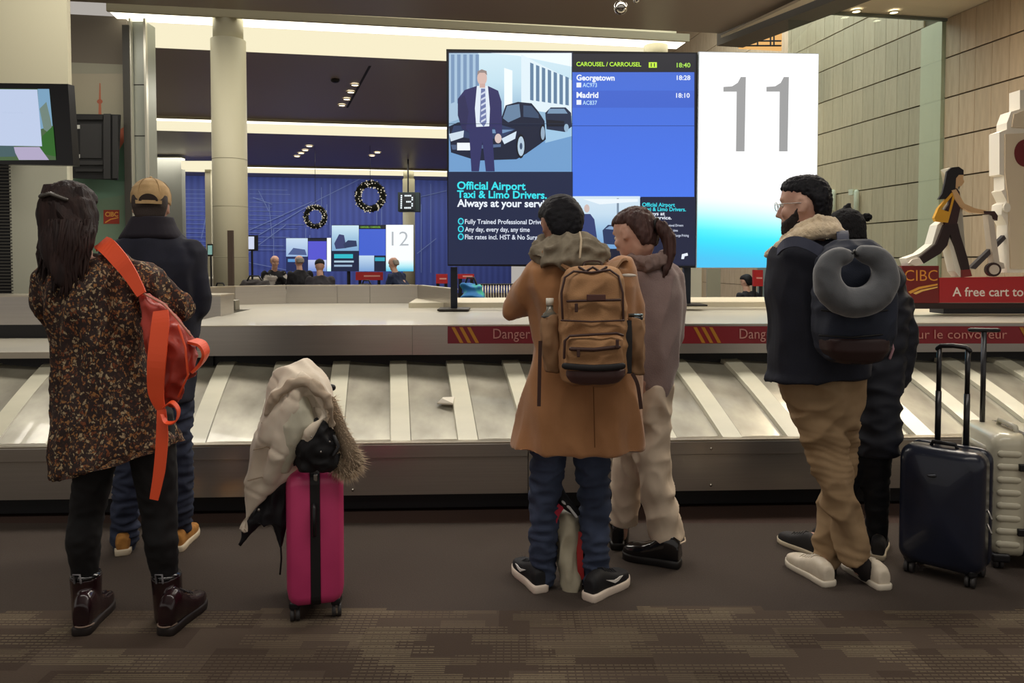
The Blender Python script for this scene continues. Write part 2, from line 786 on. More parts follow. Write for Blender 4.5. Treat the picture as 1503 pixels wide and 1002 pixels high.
d = struct(bbox(14.55, 15.95, 8.38, 8.43, 0, 1.93).build('door_1', mat('door_grey', (112, 122, 118), .5)))
struct(bbox(14.9, 15.2, 8.36, 8.38, .1, 1.8).build('trim_4', mat('door_glass', (86, 104, 108), .3)))
for k, (vv) in enumerate((19.0, 20.6, 24.0)):
    struct(bbox(vv, vv + .5, 8.3, 8.43, 0, 2.3).build('trim_%d' % (5 + k), mat('pillar_stone', (172, 160, 130), .6)))

for px_, l_ in ((1227, 'slim pale wall lamp on the stone wall, left of the pair'), (1261, 'slim pale wall lamp on the stone wall, right of the pair')):
    WP = Plane(B(8.40, 10, 0), BA - math.pi / 2)
    t = thing('wall_lamp', l_, 'lamp', WP.at(px_, 310))
    a, b = WP.at(px_, 282, .05), WP.at(px_, 308, .05)
    b.x, b.y = a.x, a.y
    MB().tube([a, b], .045, 10).build('tube', mat('lamp_pale', (205, 205, 185), .5), t, True)
    MB().box(WP.at(px_ - 6, 282, .03), (.12, .12, .1), RZ(BA, 3, 'Z')).build('sensor', mat('lamp_pale', (205, 205, 185), .5), t)

# glass partition
mg = bpy.data.materials.new('green_glass')
mg.use_nodes = True
nt = mg.node_tree
nt.nodes.clear()
o_ = nt.nodes.new('ShaderNodeOutputMaterial')
tr_ = nt.nodes.new('ShaderNodeBsdfTransparent')
tr_.inputs[0].default_value = (.84, .90, .89, 1)
gl_ = nt.nodes.new('ShaderNodeBsdfGlossy')
gl_.inputs['Roughness'].default_value = .02
gl_.inputs[0].default_value = (.9, 1, .97, 1)
mx_ = nt.nodes.new('ShaderNodeMixShader')
mx_.inputs[0].default_value = .09
nt.links.new(tr_.outputs[0], mx_.inputs[1])
nt.links.new(gl_.outputs[0], mx_.inputs[2])
nt.links.new(mx_.outputs[0], o_.inputs[0])
gp = thing('glass_partition', 'tall greenish glass partition in front of the far stone wall', 'partition', B(7, 10.3, 0), BA)
for u0, u1 in ((5.85, 6.15), (6.16, 8.4)):
    bbox(10.29, 10.305, u0, u1, .0, 5.0).build('glass_pane', mg, gp)
bbox(10.27, 10.32, 5.84, 8.4, 4.97, 5.01).build('top_rail', mat('glass_rail', (86, 92, 84), .4), gp)

# warm-lit upper window with its railing, above the screens
uw = struct(MB().box((0, 0, 0), (.9, .06, .56)).xf(Matrix.Translation(W(1116, 52, 15.5)) @ RZ(BA, 4, 'Z')).build('window_1', emis('warm_window', (240, 184, 112), 1.0)))
wb = thing('window_railing', 'thin dark railing across the warm lit upper window', 'railing', W(1118, 60, 15.35), BA)
for a, b in (((1085, 67), (1146, 67)), ((1085, 60), (1146, 60)), ((1112, 54), (1112, 67)), ((1131, 30), (1131, 67)), ((1136, 30), (1136, 67))):
    MB().tube([W(a[0], a[1], 15.3), W(b[0], b[1], 15.3)], .016, 6).build('rail', M_black, wb)

# ---- left side
struct(bbox(12.3, 12.5, -6.6, -3.62, 4.29, 5.0).build('wall_left_upper', mat('bulkhead', (112, 104, 92), .7)))
PW = Plane(B(-4, 12.2, 0), BA)
struct(bbox(12.25, 12.5, -6.6, -3.62, 0, 4.29).build('wall_left', mat('wall_base', (150, 148, 130), .7)))
poster = thing('wall_poster', 'pale poster wall with red tower, green fields and a red square logo', 'poster', B(-4.6, 12.24, 0), BA)
pp = Print(PW.at)
pp.grad(80, 108, 185, 440, [(158, 150, 128), (150, 146, 124), (128, 140, 118), (108, 132, 112), (98, 128, 108), (96, 124, 106)])
pp.poly([(100, 265), (140, 255), (182, 262), (182, 440), (100, 440)], (104, 138, 116))
pp.poly([(100, 300), (182, 286), (182, 440), (100, 440)], (112, 136, 112))
pp.poly([(176, 190), (184, 185), (184, 260), (172, 235)], (176, 92, 62))
pp.poly([(172, 225), (184, 205), (184, 266), (168, 266)], (82, 118, 92))
pp.poly([(144.5, 170), (146, 122), (147.6, 122), (149, 170)], (168, 96, 66))
pp.disc(146.6, 149, 4.2, 3.5, (160, 84, 58))
pp.rect(152, 308, 175.5, 328.5, (150, 48, 30))
pp.text('CIBC', 154.5, 173.5, 311, 317.5, (222, 160, 70), .03)
pp.poly([(154, 326), (162, 321), (174, 318.5), (174, 320), (163, 322.5), (155, 327.3)], (222, 150, 60))
pp.build('printed_sheet', print_mat('poster_print', .55), poster)

# big clad bulkhead at the very left, with panels below it
D0 = 7.6
def dbox(x0, x1, y0, y1, D, t, mb=None):
    a, b = W(x0, y1, D), W(x1, y0, D)
    m = MB().box(((a.x + b.x) / 2, D + t / 2, (a.z + b.z) / 2), (b.x - a.x, t, b.z - a.z))
    return mb.join(m) if mb else m


struct(dbox(-200, 97, -40, 236, D0, .06).build('wall_left_clad', M_cream))
cab = thing('equipment_cabinet', 'tall pale cabinet with black vent grille under the left screen', 'cabinet', (W(40, 400, D0).x, D0, 0))
a_ = W(97, 236, D0)
c_ = W(18, 500, D0)
MB().box((a_.x - .6, D0 + .06, a_.z / 2), (1.2, .1, a_.z)).build('body', mat('cab_side', (178, 176, 156), .6), cab)
dbox(20, 98, 240, 560, D0 - .04, .05).build('door', mat('cab_door', (190, 190, 170), .55), cab)
gr = dbox(-30, 17, 240, 560, D0 - .02, .03).build('vent_grille', M_black, cab)
for k in range(44):
    y = 244 + k * 4.6
    b = dbox(-28, 15, y, y + 1.7, D0 - .045, .02).build('slat', mat('slat_grey', (78, 76, 70), .5), gr) if k == 0 else b
    if k:
        c = b.copy()
        COL.objects.link(c)
        c.parent = gr
        c.matrix_basis = Matrix.Translation((0, 0, -(4.6 * k) * D0 / F)) @ b.matrix_basis

# metal clad post
post = thing('metal_post', 'tall grey metal clad post with bright steel edges at left', 'post', W(205, 430, 11.3), 0)
def vbox(x0, x1, D, z0, z1, t):
    a, b = W(x0, 300, D), W(x1, 300, D)
    return MB().box(((a.x + b.x) / 2, D + t / 2, (z0 + z1) / 2), (b.x - a.x, t, z1 - z0))
vbox(195, 218, 11.3, 0, 4.88, .3).build('cladding', mat('clad', (168, 172, 160), .35, .3), post)
vbox(183.5, 193, 11.2, 0, 4.8, .3).build('dark_channel', mat('chan', (66, 64, 58), .5), post)
for x in (193, 214.5):
    vbox(x, x + 3, 11.22, 0, 4.9, .06).build('steel_edge', mat('edge_st', (215, 212, 195), .3, .6), post)
for y in (125, 200, 275):
    vbox(195, 218, 11.295, W(0, y, 11.3).z, W(0, y, 11.3).z + .012, .01).build('joint', M_slot, post)

# far grey wall stub with white lit header, blue wall
struct(dbox(214, 266, 228, 430, 26, .3).build('wall_back', mat('wall_grey', (140, 142, 132), .6)))
def blue_wall():
    m = bpy.data.materials.new('blue_mural')
    m.use_nodes = True
    nt = m.node_tree
    N, L = nt.nodes, nt.links
    p = N['Principled BSDF']
    p.inputs['Roughness'].default_value = .5
    tc = N.new('ShaderNodeTexCoord')
    w = N.new('ShaderNodeTexWave')
    w.wave_type = 'BANDS'
    w.bands_direction = 'X'
    w.inputs['Scale'].default_value = 1.2
    L.new(tc.outputs['Object'], w.inputs['Vector'])
    r = N.new('ShaderNodeValToRGB')
    r.color_ramp.elements[0].color = lin((62, 78, 160))
    r.color_ramp.elements[1].color = lin((74, 92, 180))
    L.new(w.outputs[0], r.inputs[0])
    L.new(r.outputs[0], p.inputs['Base Color'])
    return m


bw = struct(bbox(34.2, 34.5, -18, 6, 0, 5.0).build('wall_far', blue_wall()))
BWP = Plane(B(-8, 34.19, 0), BA)
mur = Print(BWP.at, .002)
random.seed(3)
LC = (122, 140, 196)
def ln(x0, y0, x1, y1, w=.5):
    dx, dy = x1 - x0, y1 - y0
    l = math.hypot(dx, dy)
    nx, ny = -dy / l * w, dx / l * w
    mur.poly([(x0 - nx, y0 - ny), (x1 - nx, y1 - ny), (x1 + nx, y1 + ny), (x0 + nx, y0 + ny)], LC)
for k in range(15):
    y = 278 + k * 6.3
    ln(268, y, 268 + rnd(30, 48), y + .5, .35)
    ln(366, y, 366 + rnd(15, 90), y + 1, .35)
for q in ((366, 338, 458, 296), (380, 345, 470, 292), (470, 292, 530, 262), (395, 300, 400, 350), (402, 336, 402, 395), (449, 335, 449, 350), (472, 275, 472, 330), (480, 300, 480, 330), (455, 345, 455, 350),
          (300, 330, 309, 290), (296, 350, 303, 320), (485, 270, 485, 345), (560, 300, 560, 330), (553, 300, 553, 330), (612, 290, 655, 280), (420, 330, 366, 370), (618, 300, 618, 400), (632, 270, 632, 400), (380, 280, 395, 310), (372, 290, 400, 300), (366, 385, 430, 398), (640, 350, 612, 372)):
    ln(*q)
mo = mur.build('mural_lines', print_mat('mural_print'), bw)
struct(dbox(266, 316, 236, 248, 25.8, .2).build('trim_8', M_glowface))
struct(dbox(303, 309, 248, 425, 25.9, .2).build('trim_9', M_cream))

# ---- round columns
def column(px, D, r, label, ztop=5.0):
    c = W(px, 300, D)
    t = thing('round_column', label, 'column', (c.x, D, 0), 0, 'round cream columns')
    MB().rings([[Vector((c.x + r * math.cos(2 * math.pi * k / 40), D + r * math.sin(2 * math.pi * k / 40), z)) for k in range(40)] for z in (0, 4.66)]).build('shaft', M_cream, t, True)
    r2 = r * .86
    MB().rings([[Vector((c.x + r2 * math.cos(2 * math.pi * k / 40), D + r2 * math.sin(2 * math.pi * k / 40), z)) for k in range(40)] for z in (4.64, ztop)]).build('neck', M_cream, t, True)
    return t


c1 = column(338, 11.5, .25, 'large round cream column standing nearest, left of the screens')
for zz in (2.9, 2.2, 1.45):
    MB().rings([[Vector((W(338, 300, 11.5).x + .252 * math.cos(2 * math.pi * k / 40), 11.5 + .252 * math.sin(2 * math.pi * k / 40), z)) for k in range(40)] for z in (zz, zz + .008)]).build('joint', mat('joint_c', (150, 146, 122), .6), c1, True)
column(600, 30.5, .24, 'distant round cream column beside the number sign')
column(961, 12.9, .23, 'round cream column partly hidden above the central screens')
pb = thing('barrier_post', 'slim dark brown post standing before the large round column', 'post', W(337, 420, 9.4))
vbox(333, 340.5, 9.4, 0, W(0, 338, 9.4).z, .05).build('shaft', mat('post_brown', (74, 60, 50), .5), pb)
vbox(329, 345, 9.38, 0, .03, .12).build('foot', M_black, pb)

# ceiling fittings
def downlight(p, label, r=.07):
    t = thing('downlight', label, 'light', p, 0, 'recessed downlights')
    MB().rings([[p + Vector((q * math.cos(2 * math.pi * k / 14), q * math.sin(2 * math.pi * k / 14), dz)) for k in range(14)] for q, dz in ((r, .0), (r, -.02), (r * .8, -.02))], cap=False).build('trim_ring', M_cream, t, True)
    MB().rings([[p + Vector((r * .78 * math.cos(2 * math.pi * k / 14), r * .78 * math.sin(2 * math.pi * k / 14), dz)) for k in range(14)] for dz in (-.012, -.004)]).build('lamp', emis('lamp', (255, 238, 205), 5), t)


def on_ceiling(px, py, z=4.99):
    return ground(px, py, z)


rows = [('middle of the first dark ceiling bay', [(521, 124), (515, 134.5), (509, 145), (502, 154)]),
        ('in the second ceiling bay, left of the centre', [(454, 214), (448, 220), (442, 224.5), (436, 229)]),
        ('in the second ceiling bay, right of the centre', [(554, 223.5), (546, 228)]),
        ('beside the metal post', [(223, 205.5), (223, 211), (223, 219.5)])]
nm = ['nearest', 'second', 'third', 'farthest']
for a, L_ in rows:
    for k, (x, y) in enumerate(L_):
        p = on_ceiling(x, y)
        downlight(p, '%s small downlight of the row %s' % (nm[k], a), .09 if y < 180 else .12)
downlight(ground(1257, 15.5, 5.0), 'round downlight in the beige ceiling, left of its pair', .07)
downlight(ground(1312, 17, 5.0), 'angled downlight in the beige ceiling, right of its pair', .07)
for q in (((519, 97), (508, 152)), ):
    p0, p1 = on_ceiling(541, 97, 4.995), on_ceiling(508, 158, 4.995)
    MB().prism([p0, p1, p1 + Vector((.05, 0, 0)), p0 + Vector((.05, 0, 0))], (0, 0, .004)).build('ceiling_joint', M_slot, ceil)
sp_ = ground(492, 118, 4.98)
tag(MB().ball(sp_, (.09, .09, .05), 12).build('smoke_detector', M_black, smooth=True), 'small black round detector on the dark ceiling bay', 'detector')
cm = thing('dome_camera', 'silver dome camera hanging from the ceiling above the screens', 'camera', W(911, 0, 7.0))
MB().ball(W(911, 11, 7.0), .062, 20).build('dome', mat('chrome', (185, 182, 176), .15, 1.0), cm, True)
MB().tube([W(909, -3, 7.0), W(909, -40, 7.0)], .02, 10).build('stem', M_steel_dk, cm, True)
cm2 = thing('ceiling_sensor', 'small shiny sensor on the ceiling beside the dome camera', 'sensor', W(934, 0, 7.1))
MB().ball(W(934, 0, 7.1), .03, 12).build('dome', mat('chrome', (185, 182, 176), .15, 1.0), cm2, True)
MB().tube([W(934, -3, 7.1), W(934, -40, 7.1)], .01, 8).build('stem', M_steel_dk, cm2, True)

# ================================================================== THE CAROUSEL
ca = thing('baggage_carousel', 'long steel baggage carousel with overlapping sloped plates and raised island', 'carousel', (0, 4.2, 0), CA)
CR = Matrix.Translation((0, 0, 0)) @ RZ(CA, 4, 'Z')
def CP(u, v, z):
    return Vector((u * math.cos(CA) - v * math.sin(CA), u * math.sin(CA) + v * math.cos(CA), z))


def cbox(u0, u1, v0, v1, z0, z1, bevel=0):
    return MB().box((0, 0, 0), (u1 - u0, v1 - v0, z1 - z0), bevel=bevel).xf(Matrix.Translation(CP((u0 + u1) / 2, (v0 + v1) / 2, (z0 + z1) / 2)) @ RZ(CA, 4, 'Z'))


V0 = 4.2           # front of the lip
UL, UR = -5.6, 5.6
lipz = W(751, 650, 4.2).z
skb = W(751, 724, 4.2).z
seams = [-5.6, -2.78, .28, 3.3, 5.6]
for a, b in zip(seams[:-1], seams[1:]):
    cbox(a + .002, b - .002, V0, V0 + .03, skb, lipz - .075).build('skirt_panel', M_steel, ca)
    cbox(a + .002, b - .002, V0 - .012, V0 + .03, lipz - .075, lipz, .004).build('rim_panel', M_steel, ca)
cbox(UL, UR, V0 - .012, V0 + .06, lipz, lipz + .012, .005).build('lip', mat('lip_steel', (205, 196, 178), .3, .9), ca)
cbox(UL, UR, V0 + .1, V0 + .14, 0, skb + .02).build('kickplate', mat('kick', (12, 12, 15), .5), ca)
cbox(UL, UR, V0 + .03, V0 + .9, .02, lipz - .1).build('base', M_black, ca)
bolt = None
for sx in (-4.5, -2.80, -1.76, -.72, .40, 1.26, 2.2, 3.25, 4.3):
    for z in (lipz - .04, skb + .035):
        p = CP(sx + .04, V0 - .014, z)
        if bolt is None:
            bolt = MB().ball(p, .009, 8).build('bolt', mat('bolt_steel', (205, 200, 188), .2, 1), ca, True)
            bp0 = p
        else:
            c = bolt.copy()
            COL.objects.link(c)
            c.parent = ca
            c.matrix_basis = world_matrix(ca).inverted() @ Matrix.Translation(p - bp0) @ world_matrix(bolt)
sock = cbox(1.62, 1.73, V0 + .06, V0 + .1, .065, .135, .006).build('floor_outlet', mat('outlet', (88, 86, 80), .5), ca)
cbox(1.65, 1.70, V0 + .05, V0 + .062, .08, .12, .003).build('outlet_plate', mat('outlet_w', (196, 196, 176), .5), sock)

# plates
M_plate_lit = mat('plate_strip_lit', (214, 210, 188), .32, .0, c2=(192, 190, 170), nscale=1.6, stretch=(1, 3, 1), contrast=(.35, .75), coat=.25, detail=5)  # overhead light on the raised strip painted as lighter colour; noise is smudges
M_plate_dim = mat('plate_leaf_dim', (168, 164, 148), .28, .3, c2=(118, 114, 102), nscale=3.2, stretch=(1.6, 1, 1), contrast=(.40, .78), coat=.3, detail=6)  # same plate, darker colour for its weaker reflection; noise gives dirt smudges
PWD = .372
dz0, dz1 = lipz - .012, W(751, 524, 5.15).z
VA, VB_ = V0 + .03, V0 + 1.0
def plate_mesh():
    """crescent-edged plate: a raised flat strip, then a leaf that dips under its neighbour"""
    rowsn = 14
    us = [0, .004, .112, .118, PWD * .62, PWD + .03]
    hs = [.0, .022, .024, .019, .008, -.006]
    V, Fc = [], []
    for r in range(rowsn + 1):
        t = r / rowsn
        v = VA + (VB_ - VA) * t
        z = dz0 + (dz1 - dz0) * (t + .05 * math.sin(math.pi * t))
        if t > .86:
            z = dz0 + (dz1 - dz0) * (.86 + .05 * math.sin(math.pi * .86) + .25 * (t - .86))
        sk = -.116 * (v - VA)
        for u, h in zip(us, hs):
            V.append(Vector((u + sk, v, z + h)))
    n = len(us)
    for r in range(rowsn):
        for k in range(n - 1):
            Fc.append((r * n + k, r * n + k + 1, (r + 1) * n + k + 1, (r + 1) * n + k))
    return V, Fc


pv, pf = plate_mesh()
me_p = bpy.data.meshes.new('plate')
top = [tuple(v) for v in pv]
bot = [(v.x, v.y, v.z - .006) for v in pv]
nv = len(top)
nn = 6
fs = list(pf) + [tuple(i + nv for i in f)[::-1] for f in pf]
rr = len(top) // nn
for r in range(rr - 1):
    for k in (0, nn - 1):
        fs.append((r * nn + k, (r + 1) * nn + k, (r + 1) * nn + k + nv, r * nn + k + nv))
for k in range(nn - 1):
    for r in (0, rr - 1):
        fs.append((r * nn + k, r * nn + k + 1, r * nn + k + 1 + nv, r * nn + k + nv))
me_p.from_pydata(top + bot, [], fs)
me_p.materials.append(M_plate_lit)
me_p.materials.append(M_plate_dim)
for p in me_p.polygons:
    xs = [(top + bot)[i] for i in p.vertices]
    # which strip of the profile
    ks = [i % nn for i in p.vertices]
    p.material_index = 0 if max(ks) <= 2 else 1
bm = bmesh.new()
bm.from_mesh(me_p)
bmesh.ops.recalc_face_normals(bm, faces=bm.faces)
bm.to_mesh(me_p)
bm.free()
wi = world_matrix(ca).inverted()
for k in range(-15, 16):
    o = bpy.data.objects.new('plate', me_p)
    COL.objects.link(o)
    o.parent = ca
    o.matrix_basis = wi @ RZ(CA, 4, 'Z') @ Matrix.Translation((-.665 + .184 + k * PWD, 0, 0))

# island
VF = V0 + .78
zt, zb = W(751, 478, VF).z, W(751, 520, VF).z
uS = -1.98
M_deck = mat('deck_top', (186, 180, 162), .42, .0, c2=(172, 168, 156), nscale=1.2, coat=.3)
cbox(uS, UR, VF + .02, VF + 2.0, zb + .02, zt).build('deck', M_deck, ca)
cbox(uS, UR, VF + .14, VF + 2.0, .3, zb + .04).build('deck_base', M_black, ca)
fs_ = [uS, -.42, .95, 2.5, 4.2, UR]
for a, b in zip(fs_[:-1], fs_[1:]):
    cbox(a + .001, b - .001, VF, VF + .02, zb, zt + .002).build('fascia_panel', M_steel, ca)
cbox(uS, UR, VF - .006, VF + .03, zt, zt + .008).build('deck_nosing', mat('lip_steel', (205, 196, 178), .3, .9), ca)
cbox(-.62, UR, VF + 2.0, VF + 3.0, zb, zt + .045).build('deck_step', mat('deck_far', (200, 192, 170), .5), ca)
# left part: low ledge with a steel body behind
zl = W(751, 514, VF).z
cbox(UL - 1, uS + .25, VF - .0, VF + 1.0, zl - .03, zl).build('ledge', M_deck, ca)
cbox(UL - 1, uS + .25, VF - .01, VF + .005, zl - .035, zl + .004).build('ledge_nosing', mat('lip_steel', (205, 196, 178), .3, .9), ca)
cbox(UL - 1, uS + .25, VF + .12, VF + 1.0, .3, zl - .03).build('ledge_base', M_black, ca)
zs = W(40, 434, VF + 1.0).z
for a, b in ((UL - 1, -4.6), (-4.6, -3.3), (-3.3, uS + .02)):
    cbox(a + .001, b - .001, VF + .98, VF + 1.3, zl - .05, zs).build('steel_body_panel', M_steel, ca)
cbox(UL - 1, uS + .02, VF + .975, VF + .99, zl, zl + .1).build('dark_recess', M_black, ca)
cbox(UL - 1, uS + .02, VF + .97, VF + 1.32, zs, zs + .012).build('top_rail', mat('lip_steel', (205, 196, 178), .3, .9), ca)
# curved curb behind the deck
def curb(pts, name='curb_panel'):
    for (x0, d0), (x1, d1) in zip(pts[:-1], pts[1:]):
        a, b = W(x0, 430, d0), W(x1, 430, d1)
        a.z = b.z = 0
        z0, z1 = zt - .01, zt + .17
        n = Vector((-(b - a).y, (b - a).x, 0)).normalized() * .05
        e = (b - a).normalized() * .002
        MB().prism([a + e + Vector((0, 0, z0)), b - e + Vector((0, 0, z0)), b - e + n + Vector((0, 0, z0)), a + e + n + Vector((0, 0, z0))], (0, 0, z1 - z0)).build(name, M_steel, ca)
        MB().prism([a + Vector((0, 0, z1)), b + Vector((0, 0, z1)), b + n * 1.3 + Vector((0, 0, z1)), a + n * 1.3 + Vector((0, 0, z1))], (0, 0, .012)).build('curb_rail', mat('lip_steel', (205, 196, 178), .3, .9), ca)


curb([(285, 7.0), (345, 7.5), (420, 7.75), (495, 7.8), (543, 7.8), (613, 7.8), (662, 6.75)])
cbox(-3.6, -.5, VF + 1.9, VF + 2.9, zb, zt - .004).build('deck_back', M_deck, ca)

# sensor box on the deck
sb_ = thing('sensor_box', 'small grey metal box standing on the carousel deck', 'box', W(341, 452, 6.6))
c = W(340, 443.5, 6.6)
MB().box((c.x, 6.6, zt + .045), (.105, .1, .09), bevel=.008).build('housing', mat('boxgrey', (140, 136, 122), .4, .4), sb_)
MB().box((c.x, 6.54, zt + .05), (.05, .02, .05), bevel=.004).build('lens_cover', mat('boxgrey2', (96, 94, 86), .4), sb_)

# red danger strips on the fascia
FPn = Plane(CP(0, VF - .003, 0), CA)
ds = thing('danger_strip', 'dark red warning strip with yellow stripes along the deck edge', 'sign', CP(1, VF - .004, zb))
pr = Print(FPn.at)
pr.rect(657, 478.5, 993, 504, (112, 26, 40))
pr.rect(993, 478.5, 1620, 504, (128, 28, 38))
for x0 in (666, 1021, 1499, ):
    for k in range(3):
        x = x0 + k * 11.5
        pr.poly([(x - 3.5, 480), (x + 1.6, 480), (x + 14.2, 503), (x + 9, 503)], (176, 120, 36))
pr.text('Danger', 724, 778, 482, 496.5, (176, 120, 116), .0)
pr.text('Danger', 1085, 1140, 482, 496.5, (196, 140, 132), .0)
pr.text('sur le convoyeur', 1338, 1477, 483.5, 496.5, (200, 136, 124), .0)
pr.build('printed_strip', print_mat('strip_print', .35), ds)

# ================================================================== SCREENS
SP = Plane(CP(0, 6.5, 0), math.radians(3.0))
def slab(pl, x0, y0, x1, y1, off0, off1, n=None):
    pts = [pl.at(x0, y1, off0), pl.at(x1, y1, off0), pl.at(x1, y0, off0), pl.at(x0, y0, off0)]
    return MB().prism(pts, pl.n * (off1 - off0))


M_scr = screen_mat('display_lit', 1.0)
M_bezel = mat('bezel', (10, 11, 15), .3)
wl = thing('video_wall', 'large wall of screens with a taxi advert and flight list for carousel 11', 'screen', SP.at(830, 451))
pc = [(655, 72), (1024, 77), (1020, 393), (657, 390)]
MB().prism([SP.at(x, y, -.12) for x, y in pc], SP.n * .12).build('housing', M_bezel, wl)
g = Print(SP.at)
ad = Print(SP.at)
ad.rect(658, 76, 841, 388, (14, 24, 52))
# photo of the car and driver (generic)
ad.grad(659, 78, 839, 252, [(212, 236, 246), (196, 226, 240), (150, 186, 214), (118, 156, 190), (132, 170, 205)])
ad.poly([(659, 78), (702, 78), (702, 165), (659, 180)], (168, 196, 220))
for k in range(5):
    ad.poly([(662 + k * 9, 80), (667 + k * 9, 80), (667 + k * 9, 150), (662 + k * 9, 152)], (120, 150, 186))
ad.poly([(720, 78), (839, 78), (839, 98), (760, 82)], (240, 250, 254))
ad.poly([(765, 80), (839, 118), (839, 170), (765, 160)], (226, 242, 250))
for k in range(7):
    x = 778 + k * 8.6
    ad.poly([(x, 92 + k * 3.4), (x + 5, 94 + k * 3.4), (x + 5, 148 + k * 1.2), (x, 147 + k * 1.2)], (96, 128, 160))
ad.poly([(740, 100), (752, 104), (752, 170), (740, 170)], (244, 252, 255))
ad.poly([(659, 205), (745, 235), (839, 180), (839, 252), (659, 252)], (112, 158, 206))
ad.poly([(800, 175), (839, 170), (839, 200), (800, 210)], (160, 200, 230))
# far car
ad.poly([(800, 166), (808, 158), (830, 158), (838, 166), (839, 186), (829, 194), (802, 190)], (30, 42, 68))
ad.poly([(806, 160), (828, 160), (833, 167), (803, 167)], (120, 150, 180))
ad.poly([(802, 176), (828, 178), (828, 186), (802, 186)], (14, 20, 36))
ad.disc(831, 188, 3.4, 6, (150, 180, 205))
# near car
ad.poly([(659, 186), (672, 180), (735, 176), (742, 155), (760, 150), (780, 152), (790, 164), (799, 178), (801, 205), (792, 212), (772, 226), (758, 234), (700, 236), (662, 224)], (18, 28, 54))
ad.poly([(738, 174), (744, 156), (762, 153), (764, 172), (746, 180)], (104, 132, 162))
ad.poly([(768, 172), (768, 155), (780, 156), (790, 168), (791, 174)], (58, 78, 108))
ad.poly([(666, 185), (730, 182), (756, 190), (736, 204), (690, 204), (662, 198)], (42, 60, 98))
ad.poly([(700, 190), (754, 191), (738, 196), (702, 196)], (112, 146, 186))
ad.poly([(659, 197), (681, 192), (680, 202), (662, 208)], (206, 222, 236))
ad.poly([(736, 204), (758, 193), (756, 204), (740, 212)], (214, 230, 244))
ad.rect(671, 210, 690, 221, (240, 246, 250))
ad.poly([(662, 213), (670, 213), (670, 220), (664, 220)], (74, 92, 126))
ad.poly([(690, 214), (735, 212), (735, 216), (690, 220)], (84, 106, 144))
ad.disc(764, 215, 6.6, 18, (8, 12, 24))
ad.disc(764.5, 215, 5, 14.5, (182, 204, 222))
ad.disc(764.5, 215, 2, 5, (60, 80, 110))
ad.disc(796, 196, 4.2, 13, (8, 12, 24))
ad.disc(796.4, 196, 3, 10, (150, 174, 196))
# driver, flat in the advert: suit, shirt, tie
ad.poly([(688, 185), (722, 185), (726, 252), (713, 252), (708, 208), (703, 252), (692, 252)], (44, 46, 98))
ad.poly([(672, 146), (682, 133), (700, 127), (716, 127), (731, 134), (736, 150), (737, 196), (729, 203), (726, 188), (688, 190), (686, 192), (676, 186), (680, 170)], (46, 46, 96))
ad.poly([(672, 146), (682, 140), (688, 165), (684, 190), (690, 196), (678, 190), (672, 170)], (40, 40, 84))
ad.poly([(700, 127), (716, 127), (719, 160), (718, 186), (699, 187), (697, 160)], (226, 236, 246))
ad.poly([(706, 131), (712, 131), (714, 180), (710, 187), (704, 180)], (108, 120, 168))
for k in range(6):
    ad.poly([(706, 138 + k * 8), (713, 134 + k * 8), (713, 137 + k * 8), (706, 141 + k * 8)], (206, 214, 232))
ad.disc(707.5, 116, 7.2, 10.5, (216, 186, 176), 20)
ad.poly([(700.4, 112), (701, 106), (707, 103), (714, 105.5), (715, 112), (711, 108), (704, 108)], (150, 134, 130))
ad.rect(704, 124, 712, 130, (206, 172, 162))
ad.disc(731, 204, 5, 7, (218, 196, 190))
# words
ad.rect(658, 253, 840, 388, (20, 32, 66))
ad.text('Official Airport', 671, 771, 267, 278, (52, 226, 238), .025, .012)
ad.text('Taxi & Limo Drivers.', 671, 802, 280, 290.5, (52, 226, 238), .025, .01)
ad.text('Always at your service.', 671, 816, 293, 303.5, (236, 244, 255), .025, .006)
for k, s_ in enumerate(('Fully Trained Professional Drivers', 'Any day, every day, any time', 'Flat rates incl. HST & No Surge Pricing')):
    y = 322 + k * 11.2
    ad.disc(676.5, y + 3, 4.4, 5, (52, 214, 230))
    ad.disc(676.5, y + 3, 2.8, 3.3, (20, 60, 96))
    ad.text(s_, 682.5, (802, 777, 818)[k], y, y + 6.6, (224, 232, 246), .012, .006)
for k, c_ in enumerate(()):
    pass
ad.rect(659, 182.6, 840, 183.2, (30, 44, 70))
ad.build('advert_picture', M_scr, wl)
# flight list
fl_ = Print(SP.at)
fl_.rect(841, 79, 1021, 390, (16, 22, 46))
fl_.rect(841, 80, 1020, 105, (22, 24, 34))
fl_.grad(840, 106, 1019, 290, [(66, 108, 214), (68, 112, 222), (70, 116, 232), (72, 120, 238)])
fl_.rect(840, 133, 1019, 158, (62, 100, 206))
fl_.rect(840, 184.4, 1020, 185, (26, 44, 100))
fl_.text('CAROUSEL / CARROUSEL', 846, 941, 91, 97, (190, 244, 60), .018, .006)
fl_.rect(952, 91.5, 964, 99.5, (200, 244, 60))
fl_.text('11', 955, 961, 93, 98, (30, 40, 30), .03)
fl_.text('18:40', 993, 1013, 92.5, 99, (170, 226, 80), .018)
fl_.text('Georgetown', 846, 902, 110, 118, (240, 246, 255), .03, .006)
fl_.text('18:28', 993, 1013, 111, 117.5, (236, 242, 255), .02)
fl_.rect(846, 121.5, 853, 128.5, (236, 242, 255))
fl_.text('AC973', 855, 876, 122, 128, (190, 226, 255), .01, .004)
fl_.text('Madrid', 846, 878, 135.5, 143.5, (240, 246, 255), .03, .006)
fl_.text('18:10', 992, 1012, 137, 143.5, (236, 242, 255), .02)
fl_.rect(846, 147, 853, 154, (236, 242, 255))
fl_.text('AC837', 855, 876, 148, 154, (190, 226, 255), .01, .004)
fl_.grad(840, 288, 939, 365, [(214, 232, 244), (198, 222, 240), (150, 190, 224), (110, 160, 212)])
fl_.poly([(905, 291), (908, 291), (908, 322), (905, 322)], (120, 140, 160))
